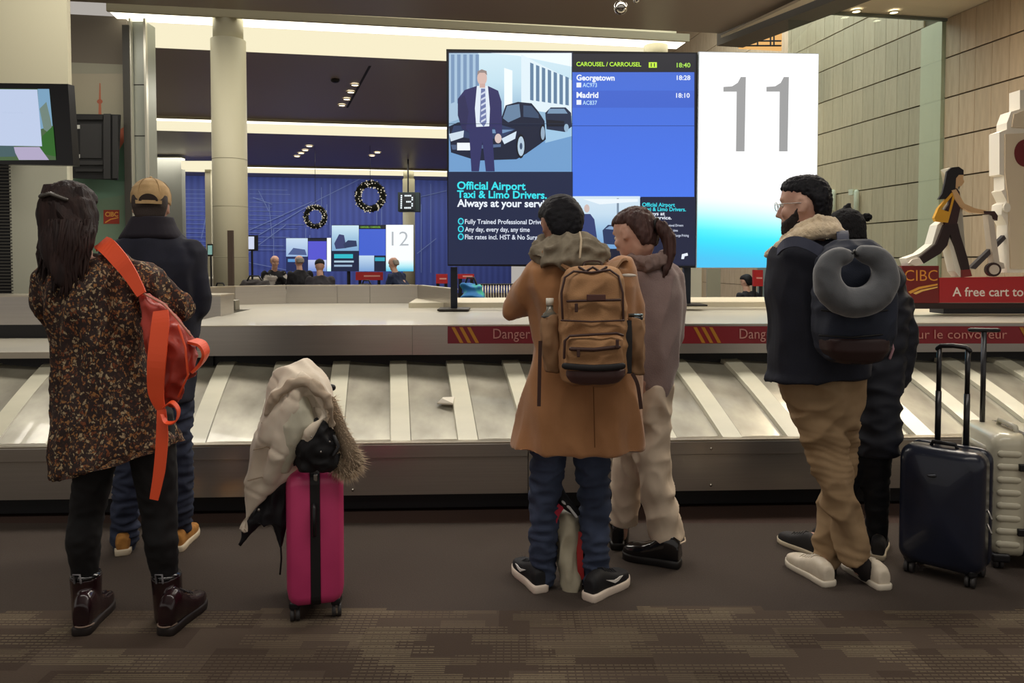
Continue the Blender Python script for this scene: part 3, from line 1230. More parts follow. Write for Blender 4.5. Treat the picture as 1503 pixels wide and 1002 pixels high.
fl_.poly([(855, 292), (936, 292), (936, 296), (880, 300)], (236, 246, 252))
fl_.poly([(884, 338), (892, 330), (910, 330), (922, 338), (926, 350), (918, 360), (886, 358)], (34, 52, 92))
fl_.poly([(888, 336), (894, 332), (908, 332), (914, 338)], (130, 160, 196))
fl_.poly([(848, 322), (854, 314), (866, 314), (872, 322), (876, 350), (850, 350)], (46, 60, 112))
fl_.disc(861, 306, 4, 6, (206, 186, 180))
fl_.rect(940, 289, 1019, 388, (18, 26, 56))
fl_.text('Official Airport', 942, 990, 297.5, 303, (52, 220, 236), .02, .01)
fl_.text('Taxi & Limo Drivers.', 942, 1006, 304, 309.5, (52, 220, 236), .02, .01)
fl_.text('Always at', 942, 975, 311, 316, (232, 240, 252), .02)
fl_.text('your service.', 942, 985, 317, 322, (232, 240, 252), .02)
for k, x in enumerate((1002, 994, 1010)):
    fl_.text(('Fully Trained Professional Drivers', 'Any day, every day, any time', 'Flat rates incl. HST & No Surge Pricing')[k], 950, x, 329 + k * 7.4, 332.4 + k * 7.4, (206, 214, 232), .012)
fl_.poly([(1000, 373), (1008, 371), (1009, 375), (1004, 376), (1003, 380), (999, 380)], (232, 238, 248))
fl_.build('flight_list_picture', M_scr, wl)
# the white number panel
npn = thing('number_lightbox', 'bright white lit panel with a big grey number 11', 'sign', SP.at(1110, 451))
SPq = Plane(SP.p + SP.n * .02, SP.a)
pc = [(1025, 76), (1201, 79), (1197, 393), (1021, 393)]
MB().prism([SP.at(x, y, -.12) for x, y in pc], SP.n * .13).build('housing', mat('panel_side', (180, 190, 196), .4), npn)
q = Print(lambda x, y, o: SP.at(x, y, o + .0115))
grd = [(255, 255, 255)] * 15 + [(250, 255, 255), (244, 255, 255), (226, 252, 254), (190, 248, 252), (130, 240, 248), (70, 228, 244), (50, 214, 240), (60, 198, 236), (70, 186, 232)]
q.l = 1
ng = len(grd) - 1
NX = 12
for i in range(ng):
    for j in range(NX):
        def cc(a, b):
            # the cyan wave lies higher towards the left
            t = a + (1 - b / NX) * 1.3 - .4
            t = min(max(t, 0), ng)
            k0 = int(t)
            k1 = min(k0 + 1, ng)
            f_ = t - k0
            return tuple(grd[k0][w] * (1 - f_) + grd[k1][w] * f_ for w in range(3))
        k = len(q.v)
        for a, b in ((i, j), (i, j + 1), (i + 1, j + 1), (i + 1, j)):
            ty = a / ng
            tx = b / NX
            x = (1026 + (1022 - 1026) * ty) * (1 - tx) + (1200.5 - 4 * ty) * tx
            y = (77 + 315.5 * ty) * (1 - tx) + (80 + 312.5 * ty) * tx
            q.v.append(q.at(x, y, .0006))
        q.f.append((k, k + 1, k + 2, k + 3))
        q.c.append((cc(i, j), cc(i, j + 1), cc(i + 1, j + 1), cc(i + 1, j)))
for dx in (0, 63):
    q.poly([(1061 + dx, 128), (1074 + dx, 127), (1082 + dx, 122), (1086.5 + dx, 113.5), (1094 + dx, 113.5), (1092 + dx, 222.5), (1079.5 + dx, 222.5), (1080.5 + dx, 135), (1061 + dx, 135)], (150, 150, 150))
q.build('lit_face', screen_mat('panel_lit', 1.15), npn)
# stands
for x, lbl in ((666, 'left'), (1012, 'right')):
    s_ = MB()
    a, b = SP.at(x - 5, 392, -.06), SP.at(x + 5, 392, -.06)
    zf = zt + .02 if x < 700 else zt + .05
    m_ = MB().prism([a, b, b - SP.n * .06, a - SP.n * .06], (0, 0, -(a.z - zf)))
    m_.build('stand_post', mat('stand_dark', (38, 42, 52), .4, .6), wl)
    c = SP.at(x, 450, 0)
    MB().box((c.x, c.y + .05, zf - .006 if x < 700 else zf - .003), (.26, .3, .014)).xf(Matrix.Identity(4)).build('stand_foot', mat('foot_dark', (48, 44, 40), .5, .4), wl)
c = SP.at(1150, 392, 0)
for x in (1160,):
    a, b = SP.at(x - 5, 392, -.06), SP.at(x + 5, 392, -.06)
    MB().prism([a, b, b - SP.n * .06, a - SP.n * .06], (0, 0, -(a.z - zt - .0))).build('stand_post', mat('stand_dark', (38, 42, 52), .4, .6), npn)

# small number sign 13
sg = thing('number_sign', 'small black hanging sign with dotted white number 13', 'sign', W(599, 310, 27))
dbox(584, 615, 282, 310, 27, .5).build('housing', mat('sign_h', (30, 44, 46), .5), sg)
P27 = Plane((0, 26.98, 0), 0)
pr = Print(P27.at, .004)
pr.rect(585.5, 284, 609, 308, (16, 22, 26))
pat3 = ['11110', '00001', '00001', '01110', '00001', '00001', '11110']
for r in range(7):
    pr.rect(588.2, 286 + r * 3, 590.4, 288.3 + r * 3, (236, 246, 250))
    for c_ in range(5):
        if pat3[r][c_] == '1':
            pr.rect(593.8 + c_ * 2.6, 286 + r * 3, 596 + c_ * 2.6, 288.3 + r * 3, (236, 246, 250))
pr.build('led_digits', M_scr, sg)
MB().tube([W(599, 282, 27.2), W(599, 282, 27.2) + Vector((0, 0, 5.0 - W(0, 282, 27.2).z))], .03, 6).build('hanger', M_plastic, sg)

# number 12 screens, far
def mini_wall(x0, y0, x1, y1, D, label, twelve):
    t = thing('video_wall', label, 'screen', W((x0 + x1) / 2, y1 + 10, D), 0)
    P_ = Plane((0, D, 0), math.radians(4))
    P_ = Plane(W((x0 + x1) / 2, 300, D), math.radians(4))
    MB().prism([P_.at(x, y, -.15) for x, y in ((x0, y0), (x1, y0), (x1, y1), (x0, y1))], P_.n * .145).build('housing', M_bezel, t)
    p = Print(P_.at, .003)
    w, h = x1 - x0, y1 - y0
    X = lambda f: x0 + f * w
    Y = lambda f: y0 + f * h
    if twelve:
        p.grad(X(0), Y(0.01), X(.33), Y(.56), [(206, 232, 244), (160, 196, 222), (124, 166, 206)])
        p.poly([(X(.03), Y(.4)), (X(.09), Y(.2)), (X(.15), Y(.22)), (X(.18), Y(.5)), (X(.05), Y(.52))], (54, 62, 108))
        p.poly([(X(.14), Y(.42)), (X(.2), Y(.33)), (X(.3), Y(.34)), (X(.31), Y(.46)), (X(.16), Y(.5))], (40, 54, 92))
        p.rect(X(0), Y(.57), X(.33), Y(1), (18, 30, 62))
        p.rect(X(.03), Y(.63), X(.26), Y(.72), (44, 186, 202))
        p.rect(X(.03), Y(.77), X(.27), Y(.81), (170, 196, 214))
        p.rect(X(.03), Y(.86), X(.25), Y(.9), (150, 176, 204))
        p.rect(X(.335), Y(.01), X(.66), Y(.08), (16, 24, 34))
        p.text('CAROUSEL / CARROUSEL', X(.35), X(.6), Y(.03), Y(.065), (130, 190, 60), .02)
        p.rect(X(.335), Y(.09), X(.66), Y(.66), (64, 96, 206))
        p.grad(X(.335), Y(.66), X(.52), Y(1), [(196, 220, 240), (120, 160, 210)])
        p.rect(X(.52), Y(.66), X(.66), Y(1), (16, 26, 54))
        p.rect(X(.53), Y(.7), X(.65), Y(.78), (44, 160, 186))
        p.grad(X(.665), Y(0), X(1), Y(1), [(250, 254, 255)] * 7 + [(190, 240, 248), (70, 190, 226)])
        p.text('12', X(.735), X(.94), Y(.14), Y(.45), (176, 182, 188), -.01)
    else:
        p.grad(X(0), Y(0.01), X(.48), Y(.56), [(200, 220, 240), (150, 180, 220)])
        p.poly([(X(.04), Y(.5)), (X(.16), Y(.3)), (X(.42), Y(.35)), (X(.46), Y(.52))], (74, 92, 140))
        p.rect(X(0), Y(.57), X(.48), Y(1), (24, 36, 82))
        p.rect(X(.04), Y(.63), X(.4), Y(.72), (90, 150, 206))
        p.rect(X(.49), Y(.03), X(.9), Y(.09), (16, 24, 40))
        p.rect(X(.49), Y(.1), X(.9), Y(.66), (84, 84, 206))
        p.grad(X(.49), Y(.66), X(.9), Y(1), [(196, 206, 240), (110, 140, 210)])
        p.grad(X(.91), Y(0), X(1.0), Y(1), [(250, 254, 255)] * 5 + [(190, 240, 248)])
    p.build('screen_picture', M_scr, t)
    for f_ in (.2, .8):
        a = P_.at(X(f_), y1, -.1)
        MB().tube([a, Vector((a.x, a.y, 0))], .05, 6).build('stand_post', M_plastic, t)


mini_wall(487, 330, 607, 398, 20, 'distant screens with the white number 12 panel', True)
mini_wall(420, 349, 486, 398, 27, 'most distant bank of screens, left of the number 12 screens', False)

# wreaths
def wreath(px, py, D, R, label):
    t = thing('christmas_wreath', label, 'wreath', W(px, py, D), 0, 'wreaths before the blue wall')
    c = W(px, py, D)
    pts = [c + Vector((R * .78 * math.cos(a), 0, R * .78 * math.sin(a))) for a in [2 * math.pi * k / 28 for k in range(28)]]
    f = MB().tube(pts, R * .2, 8, closed=True)
    for k in range(420):
        a = rnd(0, 2 * math.pi)
        b = rnd(0, 2 * math.pi)
        r = R * (.78 + .2 * math.cos(b))
        p = c + Vector((r * math.cos(a), -R * .2 * math.sin(b), r * math.sin(a)))
        d = Vector((rnd(-1, 1), rnd(-1, 1), rnd(-1, 1))).normalized() * R * .16
        e = d.orthogonal().normalized() * R * .03
        f.add([p - e, p + e, p + d], [(0, 1, 2)])
    f.build('foliage', mat('wreath_green', (30, 34, 26), .8), t)
    s_ = MB()
    for k in range(90):
        a = rnd(0, 2 * math.pi)
        b = rnd(.1, math.pi - .1)
        r = R * (.78 + .24 * math.cos(b))
        s_.ball(c + Vector((r * math.cos(a), -R * .26 * math.sin(b), r * math.sin(a))), R * rnd(.025, .05), 6)
    b_ = s_.build('light_bulbs', emis('fairy', (226, 216, 190), .75), t)
    b_['kind'] = 'stuff'
    MB().tube([c + Vector((0, 0, R)), Vector((c.x, c.y, 5.0))], .008, 4).build('wire', M_black, t)


wreath(463, 318, 24, .38, 'smaller lit wreath hanging lower left')
wreath(543.5, 288, 24, .5, 'larger lit wreath hanging upper right')

# tv at left
tv = thing('wall_tv', 'large black tilted television showing a pale page at far left', 'television', W(40, 240, 6.6))
TP = Plane(W(60, 180, 6.7), math.radians(-14))
MB().prism([TP.at(x, y, -.06) for x, y in ((-60, 121.5), (101, 123.5), (109, 243), (-60, 240))], TP.n * .07).build('housing', M_bezel, tv)
p = Print(lambda x, y, o: TP.at(x, y, o + .012))
p.poly([(-60, 130), (74, 131), (84, 235), (-60, 236)], (70, 96, 60))
p.poly([(57, 131), (74, 131), (79, 185), (61, 190)], (120, 160, 190))
p.poly([(60, 160), (70, 150), (76, 175), (80, 200), (66, 190)], (110, 130, 120))
p.poly([(64, 200), (80, 185), (84, 230), (60, 225)], (40, 96, 30))
p.poly([(20, 216), (60, 216), (74, 235), (30, 235)], (176, 166, 196))
p.poly([(-60, 214), (22, 214), (26, 230), (-60, 232)], (66, 92, 96))
p.poly([(-60, 131), (57, 132), (64, 215), (-60, 213)], (190, 204, 232))
p.text('Welcome', 6, 36, 164, 167, (160, 176, 206), .0)
p.c[-len(text_outline('Welcome')[1]):] = [(184, 198, 226)] * len(text_outline('Welcome')[1])
p.build('picture', M_scr, tv)
MB().box((W(-20, 0, 7.2).x, 7.2, 2.62), (.2, .76, .2)).build('wall_arm', M_plastic, tv)
# black equipment frame beside it
eq = thing('display_back', 'black back of a hanging display with white labels, in front of the poster', 'display', W(142, 260, 11.0))
EP = Plane(W(142, 215, 11.0), BA)
MB().prism([EP.at(x, y, -.05) for x, y in ((103, 167), (176, 168), (172, 264), (106, 261))], EP.n * .05).build('back_plate', mat('eqblk', (26, 27, 28), .5), eq)
for (x0, y0, x1, y1, n_, o) in ((114, 170, 152, 176, 'mount_bar', .03), (154, 168, 164, 263, 'spine', .06), (166, 170, 174, 262, 'side_channel', .03), (118, 182, 150, 232, 'cover_panel', .015), (112, 236, 152, 242, 'vent_strip', .02), (112, 248, 152, 252, 'cable_tray', .03)):
    MB().prism([EP.at(x, y, 0) for x, y in ((x0, y0), (x1, y0), (x1, y1), (x0, y1))], EP.n * o).build(n_, mat('eq_' + n_, (rnd(30, 52),) * 3, .5), eq)
for y in (186, 229):
    MB().prism([EP.at(x, yy, .001) for x, yy in ((108, y - 2.5), (120, y - 2.5), (120, y + 3), (108, y + 3))], EP.n * .01).build('white_label', mat('lblw', (200, 200, 190), .6), eq)
MB().box(EP.at(140, 215, -.2), (.25, .36, .3), RZ(BA, 3, 'Z')).build('wall_bracket', M_plastic, eq)

# little hanging monitors near the column
for (x0, y0, x1, y1, D, l) in ((361, 345, 379, 368, 13.5, 'small hanging monitor with white page right of the large column'), (304, 358, 315, 376, 15.0, 'small dark monitor left of the large column')):
    t = thing('small_monitor', l, 'monitor', W((x0 + x1) / 2, y1, D))
    Pm = Plane(W((x0 + x1) / 2, 360, D), math.radians(20))
    MB().prism([Pm.at(x, y, -.05) for x, y in ((x0, y0), (x1, y0), (x1, y1), (x0, y1))], Pm.n * .05).build('housing', M_bezel, t)
    p = Print(Pm.at)
    w = x1 - x0
    p.rect(x0 + 1, y0 + 2, x1 - w * .33, y1 - 2.5, (206, 214, 236) if x0 > 340 else (120, 160, 150))
    p.build('picture', M_scr, t)
    MB().tube([Pm.at((x0 + x1) / 2, y1, -.03), Vector((Pm.at((x0 + x1) / 2, y1, -.03).x, D + .03, 0))], .02, 6).build('stand', M_plastic, t)

# ================================================================== RED BANNER WITH CUT-OUTS ON THE DECK
BD = 5.75
BP = Plane(CP(0, BD, 0), CA)
bn = thing('red_banner', 'bright red banner board reading A free cart to, standing on the deck', 'sign', BP.at(1440, 452))
MB().prism([BP.at(x, y, 0) for x, y in ((1378.6, 407.5), (1620, 404), (1620, 444), (1378.6, 444))], -BP.n * .06).build('board', mat('banner_red', (172, 34, 38), .45), bn)
p = Print(BP.at)
p.text('A free cart to', 1398, 1502, 421.5, 434.5, (236, 226, 216), .012)
p.build('print', print_mat('banner_print'), bn)
MB().prism([BP.at(x, y, 0) for x, y in ((1340, 445), (1620, 445), (1620, 453), (1340, 453))], -BP.n * .1).build('base_strip', mat('base_dk', (38, 22, 18), .5), bn)
MB().box((BP.at(1470, 470).x, BP.at(1470, 470).y + .1, zt + .036), (.9, .2, .044)).build('foot', M_black, bn)
ls = thing('logo_board', 'dark red square board with yellow letters left of the red banner', 'sign', BP.at(1350, 452))
MB().prism([BP.at(x, y, .0) for x, y in ((1324, 390), (1378, 390), (1378, 444.5), (1324, 444.5))], -BP.n * .1).build('board', mat('logo_red', (116, 26, 22), .45), ls)
p = Print(BP.at)
p.text('CIBC', 1328, 1376, 396, 412, (228, 150, 52), -.005)
p.poly([(1333, 428), (1348, 421), (1376, 416), (1376, 418.5), (1350, 424), (1336, 431)], (228, 160, 60))
p.poly([(1340, 430), (1352, 425), (1376, 420.5), (1376, 422), (1354, 427.5), (1344, 432)], (236, 190, 100))
p.build('print', print_mat('logo_print'), ls)

cw = thing('cutout_sign', 'flat cut-out sign of a woman with yellow bag pushing a cart', 'sign', BP.at(1395, 405))
def cut(name, pts, c, z0=.0, z1=.03, par=None, mm=None):
    return MB().prism([BP.at(x, y, z0) for x, y in pts], BP.n * (z1 - z0)).build(name, mm or mat('cut_' + name, c, .5), par or cw)
body_out = [(1396, 247), (1404, 245), (1411, 250), (1413, 259), (1409, 272), (1404, 277), (1408, 292), (1416, 302), (1440, 309), (1452, 311), (1459, 322), (1466, 372), (1468, 392), (1466, 400), (1452, 404), (1440, 398), (1424, 402), (1408, 406), (1398, 360), (1390, 345), (1382, 367), (1352, 389), (1341, 390), (1331, 386), (1332, 380), (1354, 375), (1374, 357), (1372, 322), (1363, 318), (1378, 294), (1372, 291), (1382, 262)]
cut('white_backing', [(x - 4, y) for x, y in body_out[:8]] + [(1376, 330), (1368, 358), (1350, 372), (1330, 379), (1334, 390), (1352, 386), (1380, 368), (1390, 345), (1402, 398), (1408, 406), (1420, 405), (1412, 300), (1406, 284), (1410, 270)], (222, 216, 200), -.10, 0)
cut('hair', [(1388, 252), (1395, 246), (1405, 245), (1412, 250), (1412, 258), (1405, 257), (1401, 262), (1402, 276), (1396, 286), (1386, 292), (1375, 293), (1381, 284), (1385, 268)], (22, 16, 18), 0, .02)
cut('face', [(1401, 262), (1405, 257), (1412, 257), (1411, 262), (1413, 267), (1409, 273), (1404, 274), (1403, 279), (1400, 278)], (206, 166, 120), 0, .021)
cut('top_garment', [(1393, 283), (1401, 276), (1406, 282), (1408, 300), (1402, 330), (1385, 332), (1382, 312), (1390, 300)], (52, 26, 26), 0, .022)
cut('arm', [(1394, 280), (1400, 278), (1406, 288), (1412, 299), (1428, 306), (1444, 309), (1442, 314), (1422, 312), (1406, 304), (1398, 292)], (206, 166, 120), 0, .028)
cut('trousers', [(1383, 330), (1403, 328), (1407, 345), (1418, 380), (1421, 396), (1410, 396), (1400, 362), (1392, 344), (1388, 360), (1378, 372), (1353, 387), (1347, 378), (1372, 358)], (40, 22, 22), 0, .023)
cut('back_shoe', [(1347, 378), (1353, 387), (1342, 390), (1332, 386), (1336, 381)], (226, 214, 200), 0, .024)
cut('front_shoe', [(1410, 396), (1421, 395), (1424, 405), (1410, 407)], (122, 40, 38), 0, .024)
cut('handbag', [(1368, 320), (1374, 306), (1392, 312), (1388, 327), (1370, 325)], (214, 156, 40), 0, .03)
cut('bag_strap', [(1374, 306), (1394, 283), (1397, 285), (1378, 308)], (214, 156, 40), 0, .026)
cut('bag_strap', [(1389, 313), (1396, 286), (1399, 287), (1392, 314)], (214, 156, 40), 0, .026)
cut('cart_grip', [(1440, 310), (1456, 310), (1461, 317), (1460, 324), (1454, 322), (1452, 315), (1441, 314)], (60, 32, 30), 0, .03)
cut('cart_frame', [(1447, 315), (1455, 318), (1464, 384), (1470, 386), (1472, 394), (1458, 396), (1452, 360)], (196, 184, 170), -.04, .024)
cut('cart_wheel', [(1455 + 11 * math.cos(a), 395.5 + 10.2 * math.sin(a)) for a in [2 * math.pi * k / 20 for k in range(20)]], (52, 28, 28), 0, .03)
cut('wheel_hub', [(1455 + 7.4 * math.cos(a), 395.5 + 7 * math.sin(a)) for a in [2 * math.pi * k / 20 for k in range(20)]], (200, 186, 172), .03, .036)
cut('cart_ramp', [(1424, 393), (1474, 345), (1477, 350), (1432, 395)], (66, 60, 62), -.04, .0)

rb = thing('cutout_figure', 'tall white blocky cut-out with a dark red disc at the right edge', 'sign', BP.at(1500, 405))
M_wh = mat('cut_white', (232, 224, 208), .5)
M_pk = mat('cut_pale', (214, 196, 168), .55)
cut('side_outline', [(1497, 132), (1540, 132), (1560, 400), (1478, 400), (1478, 330), (1470, 315), (1471, 300), (1478, 296), (1470, 280), (1474, 278), (1474, 258), (1467, 256), (1467, 194), (1478, 190), (1478, 180), (1484, 164), (1497, 160)], None, -.12, 0, rb, M_wh)
cut('body', [(1474, 197), (1620, 190), (1620, 396), (1482, 394), (1479, 296), (1474, 256)], None, 0, .012, rb, M_pk)
cut('head', [(1484, 187), (1487, 168), (1500, 163), (1560, 163), (1560, 190)], None, 0, .012, rb, M_pk)
cut('red_disc', [(1503 + 16 * math.cos(a), 225 + 20 * math.sin(a)) for a in [2 * math.pi * k / 28 for k in range(28)]], (104, 24, 26), .012, .02, rb)
cut('disc_mark', [(1500, 212), (1504, 210), (1506, 222), (1514, 236), (1502, 230)], (196, 150, 140), .02, .024, rb)
cut('knob', [(1476 + 5 * math.cos(a), 305 + 7 * math.sin(a)) for a in [2 * math.pi * k / 14 for k in range(14)]], None, 0, .02, rb, M_wh)

# ================================================================== PEOPLE
M_skin = mat('skin_light', (206, 166, 146), .5, c2=(190, 146, 128), nscale=14, spec=.4)
M_eye = mat('eye_white', (225, 220, 212), .2)
M_hair_dk = mat('hair_dark', (28, 18, 18), .62, spec=.25, c2=(46, 30, 27), nscale=30, stretch=(1, 1, .12), bump=.5, bscale=120, bstretch=(1, 1, .06))
M_hair_bk = mat('hair_black', (14, 14, 19), .65, spec=.25, c2=(22, 21, 27), nscale=60, bump=.25, bscale=260)
M_hair_br = mat('hair_brown', (58, 40, 38), .6, spec=.3, c2=(76, 52, 48), nscale=30, stretch=(1, 1, .15), bump=.5, bscale=120, bstretch=(1, 1, .08))

HEAD = [(-.116, .020, .082, .045), (-.106, .036, .090, .012), (-.088, .049, .091, -.02), (-.062, .059, .089, -.058), (-.03, .067, .087, -.082),
        (.0, .072, .083, -.094), (.025, .0745, .088, -.099), (.05, .0745, .090, -.101), (.075, .069, .082, -.094), (.097, .054, .062, -.076), (.110, .036, .040, -.052), (.117, .015, .012, -.025)]


def head_m(c, yaw, pitch=0, roll=0, s=1.0):
    """yaw 0 looks away from the camera, +90 looks to the left; pitch > 0 looks down"""
    R = RZ(math.radians(yaw), 4, 'Z') @ RZ(math.radians(roll), 4, 'Y') @ RZ(math.radians(-pitch), 4, 'X')
    return Matrix.Translation(c) @ R @ Matrix.Scale(s, 4)


def head_loft(table, grow=0.0, n=2.15, seg=28):
    secs = []
    for z, rx, yf, yb in table:
        secs.append((Vector((0, (yf + yb) / 2, z)), Vector((rx + grow, 0, 0)), Vector((0, (yf - yb) / 2 + grow, 0)), n))
    return MB().loft(secs, seg)


def head_shape():
    m = head_loft(HEAD)
    # nose, brow, lips, chin, cheeks, ears
    m.tube([(0, .082, .022), (0, .097, -.006), (0, .107, -.028)], [.008, .0095, .012], 10)
    m.ball((-.010, .094, -.032), .009, 8)
    m.ball((.010, .094, -.032), .009, 8)
    m.ball((0, .082, .036), (.052, .012, .009), 14)
    m.ball((0, .087, -.056), (.024, .010, .005), 12)
    m.ball((0, .087, -.067), (.020, .011, .006), 12)
    m.ball((0, .083, -.098), (.022, .014, .014), 12)
    for s in (-1, 1):
        m.ball((s * .042, .068, -.022), (.022, .018, .022), 12)
        pts = [(s * .076, -.006 + .017 * math.cos(a), .0 + .03 * math.sin(a)) for a in [math.radians(k) for k in range(20, 340, 32)]]
        m.tube(pts, .0058, 8)
        m.ball((s * .073, -.004, -.004), (.007, .013, .022), 10)
    return m


def hand_shape(c, direction, palm_n, s=1.0, curl=.6, side=1):
    """palm, four unequal fingers with two bends and a thumb leaving the side of the palm"""
    d = Vector(direction).normalized()
    n = Vector(palm_n)
    n = (n - d * n.dot(d)).normalized()
    w = d.cross(n) * side
    c = Vector(c)
    m = MB()
    m.loft([(c - d * .01 * s, w * .026 * s, n * .019 * s, 2.4), (c + d * .03 * s, w * .037 * s, n * .016 * s, 2.6), (c + d * .075 * s, w * .041 * s, n * .013 * s, 2.8), (c + d * .088 * s, w * .038 * s, n * .010 * s, 2.6)], 16)
    for k, (off, L) in enumerate(((-.031, .072), (-.0105, .082), (.0105, .077), (.030, .060))):
        p = c + (d * .078 + w * off) * s
        a1, a2, a3 = curl * .5, curl * 1.4, curl * 2.1
        q = [p]
        for a, f in ((a1, .45), (a2, .32), (a3, .25)):
            q.append(q[-1] + (d * math.cos(a) + n * math.sin(a)) * L * f * s)
        m.tube([p - d * .02 * s] + q, [.0088 * s, .0088 * s, .0084 * s, .0078 * s, .0068 * s], 8)
    p = c + (d * .018 - w * .026) * s
    q = [p, p + (d * .022 - w * .024 + n * .008) * s, p + (d * .05 - w * .03 + n * .02) * s, p + (d * .068 - w * .026 + n * .032) * s]
    m.tube(q, [.012 * s, .0115 * s, .010 * s, .008 * s], 8)
    return m


def body_mesh(name, parent, D, J, skin=M_skin, scale=1.0):
    """one continuous figure: head, neck, trunk, arms with hands, legs with feet"""
    m = MB()
    H = J['head']
    Mh = head_m(*H)
    m.join(head_shape().xf(Mh))
    hc = Vector(H[0])
    sl, sr, nk, pv = J['sl'], J['sr'], J['neck'], J['pelvis']
    m.tube([hc + (Mh.to_3x3() @ Vector((0, -.035, -.06))), (hc + nk) / 2 + Vector((0, -.01, -.03)), nk + Vector((0, 0, -.04))], [.056, .055, .066], 16)
    up = (nk - pv)
    sx = (sr - sl) * .5
    fy = Vector((0, 1, 0))
    for_t = []
    for t, wx, dy in ((-.05, .6, .085), (.08, .92, .11), (.25, .82, .10), (.45, .72, .095), (.7, .86, .115), (.88, .92, .11), (.97, .7, .085), (1.04, .32, .06)):
        c = pv + up * t
        for_t.append((c, sx.normalized() * max(.09, sx.length * wx * .92), fy * dy, 2.3))
    m.loft(for_t, 24)
    for s, (sh, el, wr, hd, n) in (('l', J['al']), ('r', J['ar'])):
        m.tube([sh, sh * .5 + el * .5, el, el * .5 + wr * .5, wr], [.046, .040, .034, .032, .024], 14)
        m.join(hand_shape(wr, hd, n, 1.0, J.get('curl', .6), 1 if s == 'r' else -1))
    for s, (hp, kn, an, yaw) in (('l', J['ll']), ('r', J['lr'])):
        m.tube([hp, hp * .5 + kn * .5, kn, kn * .65 + an * .35, an], [.062, .052, .04, .038, .028], 16)
        base, tp = ground(*yaw[:2]), ground(*yaw[2:])
        f = (tp - base).normalized()
        m.tube([an, base + f * .06 + Vector((0, 0, .085)), base + f * .11 + Vector((0, 0, .048)), base + f * .18 + Vector((0, 0, .038))], [.028, .022, .018, .014], 12)
    b = m.fuse(name, skin, parent, .0075, 3)
    for s in (-1, 1):
        p = Mh @ Vector((s * .030, .0775, .012))
        e = MB().ball(p, .0105, 10).build('eye', M_eye, b, True)
        q = Mh @ Vector((s * .030, .0865, .012))
        MB().ball(q, .0045, 8).build('iris', mat('iris_brown', (40, 26, 18), .2), b, True)
    return b, Mh


def hair_table(kind='short'):
    return [(-.082, .046, -.045, -.080), (-.06, .060, -.040, -.096), (-.03, .071, -.034, -.105), (-.005, .077, -.030, -.110), (.02, .0815, -.018, -.113), (.045, .083, .050, -.114),
            (.065, .081, .092, -.110), (.085, .073, .094, -.100), (.105, .058, .078, -.082), (.120, .036, .048, -.055), (.127, .014, .012, -.024)]


def yaw_of(hx, hy, tx, ty):
    a, b = ground(hx, hy), ground(tx, ty)
    return math.degrees(math.atan2(-(b.x - a.x), b.y - a.y))


def shoe(parent, heel, yaw, L, upper, sole, sole_h=.025, kind='sneaker', name='shoe', laces=None, tilt=0.0, w=1.0, shaft=None, smat=None):
    f = Vector((-math.sin(math.radians(yaw)), math.cos(math.radians(yaw)), 0))
    r = Vector((f.y, -f.x, 0))
    h0 = Vector(heel)
    k = L / .29

    def P(y, x, z):
        return h0 + f * y * k + r * x * k * w + Vector((0, 0, z + tilt * y))
    # sole
    ol = [(0, .022), (.008, .033), (.05, .037), (.10, .036), (.15, .041), (.20, .047), (.24, .046), (.265, .038), (.279, .027), (.287, .014)]
    side = [(y, x * 1.04) for y, x in ol]
    outl = [(y, x) for y, x in side] + [(.29, 0)] + [(y, -x) for y, x in side[::-1]]
    m = MB()
    rings = []
    zs = [(.0, .96), (.004, 1.0), (sole_h * .75, 1.03), (sole_h, .97)]
    for z, sc in zs:
        rings.append([P(y + (.0 if sc >= 1 else .002), x * sc, z + (.006 * max(0, (y - .23) / .06) ** 2 if kind == 'sneaker' else 0)) for y, x in outl])
    m.rings(rings)
    so = m.build('sole', sole, None, True)
    # upper
    hs = {'sneaker': [(.006, .026, .062), (.03, .034, .078), (.075, .035, .085), (.105, .036, .078), (.14, .039, .062), (.18, .0445, .05), (.225, .046, .046), (.255, .040, .040), (.274, .029, .031), (.285, .014, .018)],
          'boot': [(.004, .030, .09), (.03, .037, .12), (.07, .040, .13), (.105, .040, .105), (.14, .042, .075), (.18, .047, .058), (.225, .048, .052), (.258, .040, .045), (.276, .028, .034), (.286, .014, .022)]}[kind]
    secs = []
    for y, x, h in hs:
        c = P(y, 0, sole_h - .018 + (h + .012) / 2)
        secs.append((c, r * x * k * w, Vector((0, 0, (h + .012) / 2)), 3.0 if y > .12 else 2.6))
    u = MB().loft(secs, 22)
    if shaft:
        u.tube(shaft[0], shaft[1], 18, round_ends=False)
    up = u.fuse(name, upper, parent, .006, 2)
    so.name = 'sole'
    Mw = world_matrix(so)
    so.parent = up
    so.matrix_basis = world_matrix(up).inverted() @ Mw
    if laces:
        for q in range(5):
            y = .105 + q * .02
            z = {0: .078, 1: .07, 2: .061, 3: .055, 4: .05}[q] + sole_h + (.03 - q * .004 if kind == 'boot' else 0)
            MB().tube([P(y, -.02, z - .008), P(y + .004, 0, z - .001), P(y, .02, z - .008)], .0028, 6).build('lace', laces, up, True)
    return up


def folds(amp, sc=(9, 9, 4), seed=0.0, amp2=0.0, sc2=(30, 30, 18)):
    def w(co, n):
        p = Vector((co.x * sc[0] + seed, co.y * sc[1], co.z * sc[2]))
        v = noise.noise(p)
        v = 1 - 2 * abs(v) * 1.6
        d = (v - .5) * amp
        if amp2:
            d += noise.noise(Vector((co.x * sc2[0] + seed, co.y * sc2[1], co.z * sc2[2]))) * amp2
        return d
    return w


